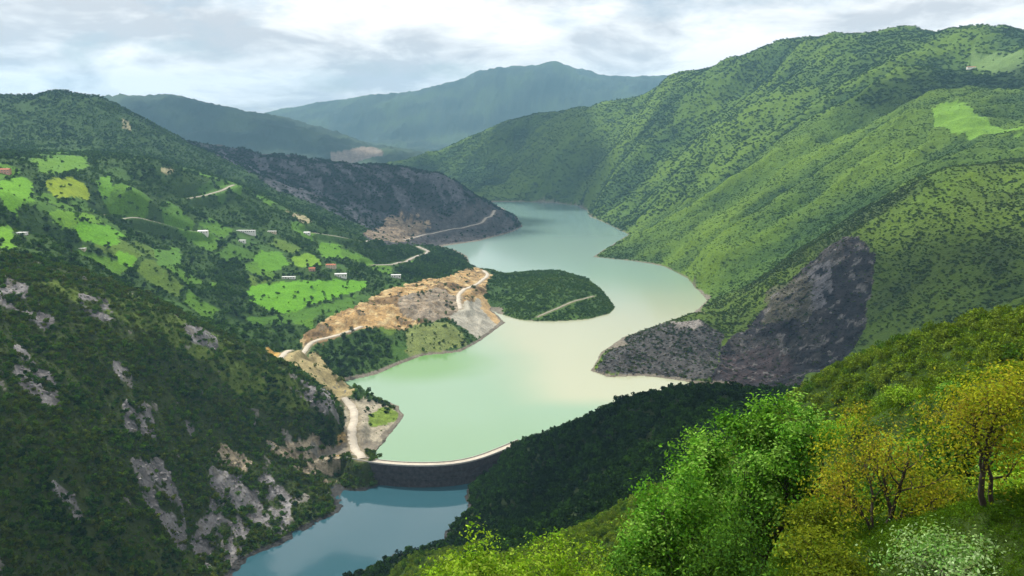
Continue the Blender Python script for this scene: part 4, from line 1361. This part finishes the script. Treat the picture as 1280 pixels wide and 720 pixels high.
# (picture x of the crown, picture y of its top, distance, crown width in picture, kind, label)
BANK_TREES = [
    (965, 497, 41, 200, 'deciduous_tree', GREEN_A, 2, 24000, .115, 'tallest bright green leafy tree, in the middle of the near bank'),
    (862, 546, 37, 180, 'deciduous_tree', GREEN_A, 2, 22000, .105, 'bright green rounded tree left of the tallest leafy tree'),
    (790, 612, 34, 120, 'deciduous_tree', GREEN_A, 2, 13000, .095, 'smaller bright green tree at the left foot of the leafy pair'),
    (630, 632, 31, 230, 'leafy_bush', LIME_A, 4, 17000, .080, 'wide lime green bush with sprouting tips beside the lower pool'),
    (728, 652, 28, 170, 'leafy_bush', LIME_A, 4, 13000, .075, 'lime green bush between the wide bush and the leafy trees'),
    (575, 682, 26, 120, 'leafy_bush', LIME_A, 3, 8000, .070, 'low lime green bush at the lower edge, leftmost on the bank'),
    (1112, 500, 32, 190, 'sparse_tree', GOLD_A, 4, 8000, .066, 'sparse golden tree with several dark bare stems'),
    (1262, 436, 24, 190, 'sparse_tree', GOLD_A, 2, 8000, .054, 'golden tree with forked dark trunk cut by the right edge'),
    (1030, 590, 35, 130, 'leafy_bush', OLIVE_A, 3, 6500, .080, 'olive bush between the tallest leafy tree and the golden tree'),
    (1190, 570, 36, 130, 'leafy_bush', OLIVE_A, 3, 6500, .080, 'yellow olive bush between the two golden trees'),
    (1205, 680, 21, 190, 'leafy_bush', PALE_A, 3, 6500, .062, 'pale silvery green bush at the foot of the golden trees'),
    (905, 640, 27, 170, 'leafy_bush', DARKG_A, 3, 7500, .075, 'dark green bush in front of the tallest leafy tree'),
    (1040, 672, 25, 130, 'leafy_bush', OLIVE_A, 3, 6000, .066, 'low olive bush at the lower edge beside the dark stems'),
    (800, 690, 25, 140, 'leafy_bush', DARKG_A, 3, 7000, .072, 'low dark green bush at the lower edge below the leafy pair'),
]
for i, (px, py, D, wpx, kind, tints, stems, nleaf, leaf, label) in enumerate(BANK_TREES):
    x, y, zt = at(px, py, D)
    zg = float(zat(x, y))
    h = zt - zg
    rad = wpx * D / FPX / 2
    sparse = kind == 'sparse_tree'
    t = make_tree(kind, 100 + i, h, rad, nleaf, leaf, tints, stems, .24 if kind == 'deciduous_tree' else (.11 if sparse else .07), .22 if h > 8 else (.3 if sparse else .12),
                  .36 if kind == 'deciduous_tree' else (.36 if sparse else .26), .6, (13, 7, 5) if kind == 'deciduous_tree' else (7, 5, 4))
    t.location = (x, y, zg)
    tag(t, label, 'tree' if kind != 'leafy_bush' else 'bush', 'trees and bushes on the near bank')
    print(kind, px, 'height', round(h, 1), 'radius', round(rad, 1))


def copy_tree(o, parent=None):
    c = o.copy(); COL.objects.link(c); c.parent = parent
    for ch in o.children:
        copy_tree(ch, c)
    return c


# shrubs spread over the bank further down and to the right
SHRUBS = [make_tree('bank_shrub', 300 + k, 3.4, 1.9, 1500, .17, t, 3, .06, .1, .42, .6, (4, 4, 3)) for k, t in enumerate([LIME_A, GREEN_A, OLIVE_A, DARKG_A, [(.10, .2, .02), (.14, .25, .025)]])]
used = set()
cand = []
rng = np.random.default_rng(77)
for r in np.exp(rng.uniform(math.log(44), math.log(190), 900)):
    a = rng.uniform(-.12, .66)
    x, y = r * math.sin(a), r * math.cos(a)
    z = float(zat(x, y))
    if GREG[int(np.interp(a, AZ, np.arange(len(AZ)))), int(row_of(r))] != RID['ravine_slope']:
        continue
    if any((x - c[0]) ** 2 + (y - c[1]) ** 2 < (1.7 + r * .012) ** 2 for c in cand):
        continue
    cand.append((x, y, z))
for x, y, z in cand[:260]:
    k = int(rng.choice(5, p=[.3, .2, .2, .1, .2]))
    o = SHRUBS[k] if k not in used else copy_tree(SHRUBS[k])
    used.add(k)
    s = rng.uniform(.6, 1.25)
    o.location = (x, y, z - .1); o.rotation_euler = (0, 0, rng.uniform(0, 6.28)); o.scale = (s * 1.1, s * 1.1, s * rng.uniform(.8, 1.2))
    tone = ['lime green', 'bright green', 'yellow olive', 'dark green', 'mid green'][k]
    r = math.hypot(x, y); a = math.atan2(x, y)
    where = ('on the crest of the steep bank at the right edge' if r > 120 else 'halfway down the steep bank behind the golden trees') if a > .3 else \
            ('low on the steep bank behind the tallest leafy tree' if a > .14 else 'on the steep bank behind the lime green bushes')
    tag(o, '%s shrub %s' % (tone, where), 'shrub', 'shrubs on the steep bank')
for k, o in enumerate(SHRUBS):
    if k not in used:
        for c in list(o.children): bpy.data.objects.remove(c)
        bpy.data.objects.remove(o)
print('bank shrubs', len(cand))

# tall dark trees one can tell apart round the fields and by the shore
FIELD = [make_tree('field_tree', 400 + k, 9.5, 3.7, 420, .62, t, 1, .3, .2, .75, .6, (6, 4, 3)) for k, t in enumerate([[DEEP, MIDG, (.025, .055, .012)], [MIDG, (.04, .085, .016)], [DEEP, (.02, .045, .012)]])]
SPOTS = [(352, 404, 1.25), (344, 408, 1.1), (360, 406, 1.0), (316, 378, 1.2), (306, 372, 1.1), (312, 392, 1.2), (300, 384, 1.0), (296, 396, 1.1), (440, 372, .8), (462, 352, .9), (470, 360, .9), (476, 348, 1.0), (486, 353, 1.0),
         (505, 352, 1.0), (513, 350, .9), (330, 346, .9), (342, 350, .8), (318, 347, .9), (376, 346, .9), (398, 345, .8), (402, 328, .8), (440, 335, .8), (446, 344, .9), (280, 330, 1.0), (270, 345, 1.1), (262, 320, 1.0), (240, 330, 1.0),
         (290, 352, 1.1), (284, 366, 1.1), (275, 310, .9), (330, 302, .9), (345, 305, .8), (360, 303, .9), (315, 309, .9), (372, 306, .8), (180, 305, 1.0), (172, 295, .9), (165, 280, .9), (135, 312, 1.1), (122, 318, 1.0), (60, 290, 1.0),
         (45, 262, .9), (60, 254, .9), (28, 300, 1.1), (48, 312, 1.1), (90, 315, 1.1), (124, 232, .8), (132, 250, .9), (95, 214, .8), (20, 218, .9), (118, 258, .9), (150, 248, .8), (205, 300, .9), (212, 345, 1.1), (235, 350, 1.1)]
SHORE_WOOD = [(415, 462), (420, 450), (428, 440), (436, 430), (444, 424), (450, 432), (442, 440), (434, 448), (426, 458), (420, 470), (432, 466), (440, 456), (450, 446), (458, 440), (462, 450), (454, 458), (446, 464), (438, 472), (428, 474), (466, 458), (410, 456), (430, 425), (440, 416), (452, 420)]
LANDMARKS = [(380, 368, 'the large bright field'), (361, 348, 'the long low white shed'), (414, 340, 'the cream and white houses'), (495, 346, 'the lone white house above the earth bank'),
             (305, 296, 'the longest white village building'), (120, 293, 'the round bright meadow'), (84, 236, 'the yellow meadow'), (20, 245, 'the meadow at the left edge'), (208, 322, 'the pale strip meadow'),
             (340, 328, 'the small field under the village row'), (290, 375, 'the dark gully left of the bright field'), (350, 405, 'the terraces under the bright field'), (384, 292, 'the right end of the village row')]
used = set()
for grp, lst in ((0, SPOTS), (1, [(a, b, 1.15) for a, b in SHORE_WOOD])):
    for px, py, s in lst:
        x, y, z = spot(px, py, 900)
        if z < 1.0: continue
        k = int(rng.integers(0, 3))
        o = FIELD[k] if k not in used else copy_tree(FIELD[k])
        used.add(k)
        s *= rng.uniform(.9, 1.2)
        o.location = (x, y, z - .3); o.rotation_euler = (0, 0, rng.uniform(0, 6.28)); o.scale = (s * 1.15, s * 1.15, s)
        if grp == 0:
            near = min(LANDMARKS, key=lambda l: (l[0] - px) ** 2 + (l[1] - py) ** 2)
            side = 'below' if py > near[1] + 5 else 'above' if py < near[1] - 5 else 'beside'
            tag(o, 'dark round tree %s %s' % (side, near[2]), 'tree', 'trees between the meadows')
        else:
            tag(o, 'dark tree in the clump on the lake shore below the quarry', 'tree', 'trees of the shore clump')
# ------------------------------------------------------------------ haze
def build_haze():
    x0, x1, y0, y1, z0, z1 = -13200, 13200, -60, 14300, -140.0, 1190.0
    V = [(x0, y0, z0), (x1, y0, z0), (x1, y1, z0), (x0, y1, z0), (x0, y0, z1), (x1, y0, z1), (x1, y1, z1), (x0, y1, z1)]
    m = bpy.data.materials.new('thin_haze'); m.use_nodes = True
    nt = m.node_tree; nt.nodes.clear()
    out = node(nt, 'ShaderNodeOutputMaterial')
    v = node(nt, 'ShaderNodeVolumePrincipled')
    v.inputs['Color'].default_value = (.36, .68, .96, 1)
    v.inputs['Density'].default_value = HAZE
    v.inputs['Anisotropy'].default_value = 0.15
    nt.links.new(v.outputs[0], out.inputs['Volume'])
    o = mesh_obj('haze', V, [(0, 3, 2, 1), (4, 5, 6, 7), (0, 1, 5, 4), (1, 2, 6, 5), (2, 3, 7, 6), (3, 0, 4, 7)], m)
    tag(o, 'thin blue haze that veils the far mountains', None, None, 'stuff')


HAZE = 6.0e-5
build_haze()
# ------------------------------------------------------------------ broken clouds overhead, out of view, placed for the shade they cast
def build_clouds():
    import bmesh
    zc = 2900.0
    k = 1 / math.tan(SUN_EL)
    V, F, n0 = [], [], 0
    rng = np.random.default_rng(12)
    bm = bmesh.new(); bmesh.ops.create_icosphere(bm, subdivisions=3, radius=1.0)
    sv = np.array([v.co[:] for v in bm.verts]); sf = np.array([[v.index for v in f.verts] for f in bm.faces]); bm.free()
    # ground spots to be shaded: x, y, z, half width, half depth
    for gx, gy, gz, a, b in [(-310, 440, 70, 170, 120), (-410, 500, 110, 100, 80), (70, 640, 100, 150, 150), (150, 560, 120, 90, 90), (-620, 2800, 150, 480, 330), (-1500, 2650, 350, 420, 260), (-120, 3050, 80, 220, 220),
                             (60, 4150, 100, 520, 420), (600, 1060, 150, 170, 190), (440, 1170, 90, 130, 150), (520, 1260, 140, 90, 110), (1330, 2420, 430, 330, 130), (-1700, 5600, 250, 900, 420)]:
        cx = gx + math.sin(SUN_AZ) * k * (zc - gz); cy_ = gy + math.cos(SUN_AZ) * k * (zc - gz)
        for q in range(12):
            u, v = rng.normal(0, .42, 2)
            s = rng.uniform(.32, .6)
            c = np.array((cx + u * a, cy_ + v * b, zc + rng.uniform(0, 60)))
            nz = 1 + .22 * np.sin(sv[:, :1] * 4 + q) * np.cos(sv[:, 1:2] * 5 + 2 * q) + .1 * np.sin(sv[:, 2:3] * 9 + q)
            P = sv * nz * np.array((a * s, b * s, min(a, b) * s * .55))
            P[:, 2] = np.maximum(P[:, 2], -.12 * min(a, b) * s)
            V.append(P + c); F.append(sf + n0); n0 += len(sv)
    m, nt, bs = new_mat('cloud_white')
    bs.inputs['Base Color'].default_value = (.9, .9, .9, 1); bs.inputs['Roughness'].default_value = 1.0; bs.inputs['Specular IOR Level'].default_value = 0
    o = mesh_np('clouds', np.concatenate(V), np.concatenate(F), m, True, tris=True)
    tag(o, 'broken clouds out of view, placed to shade the hills', None, None, 'stuff')


build_clouds()
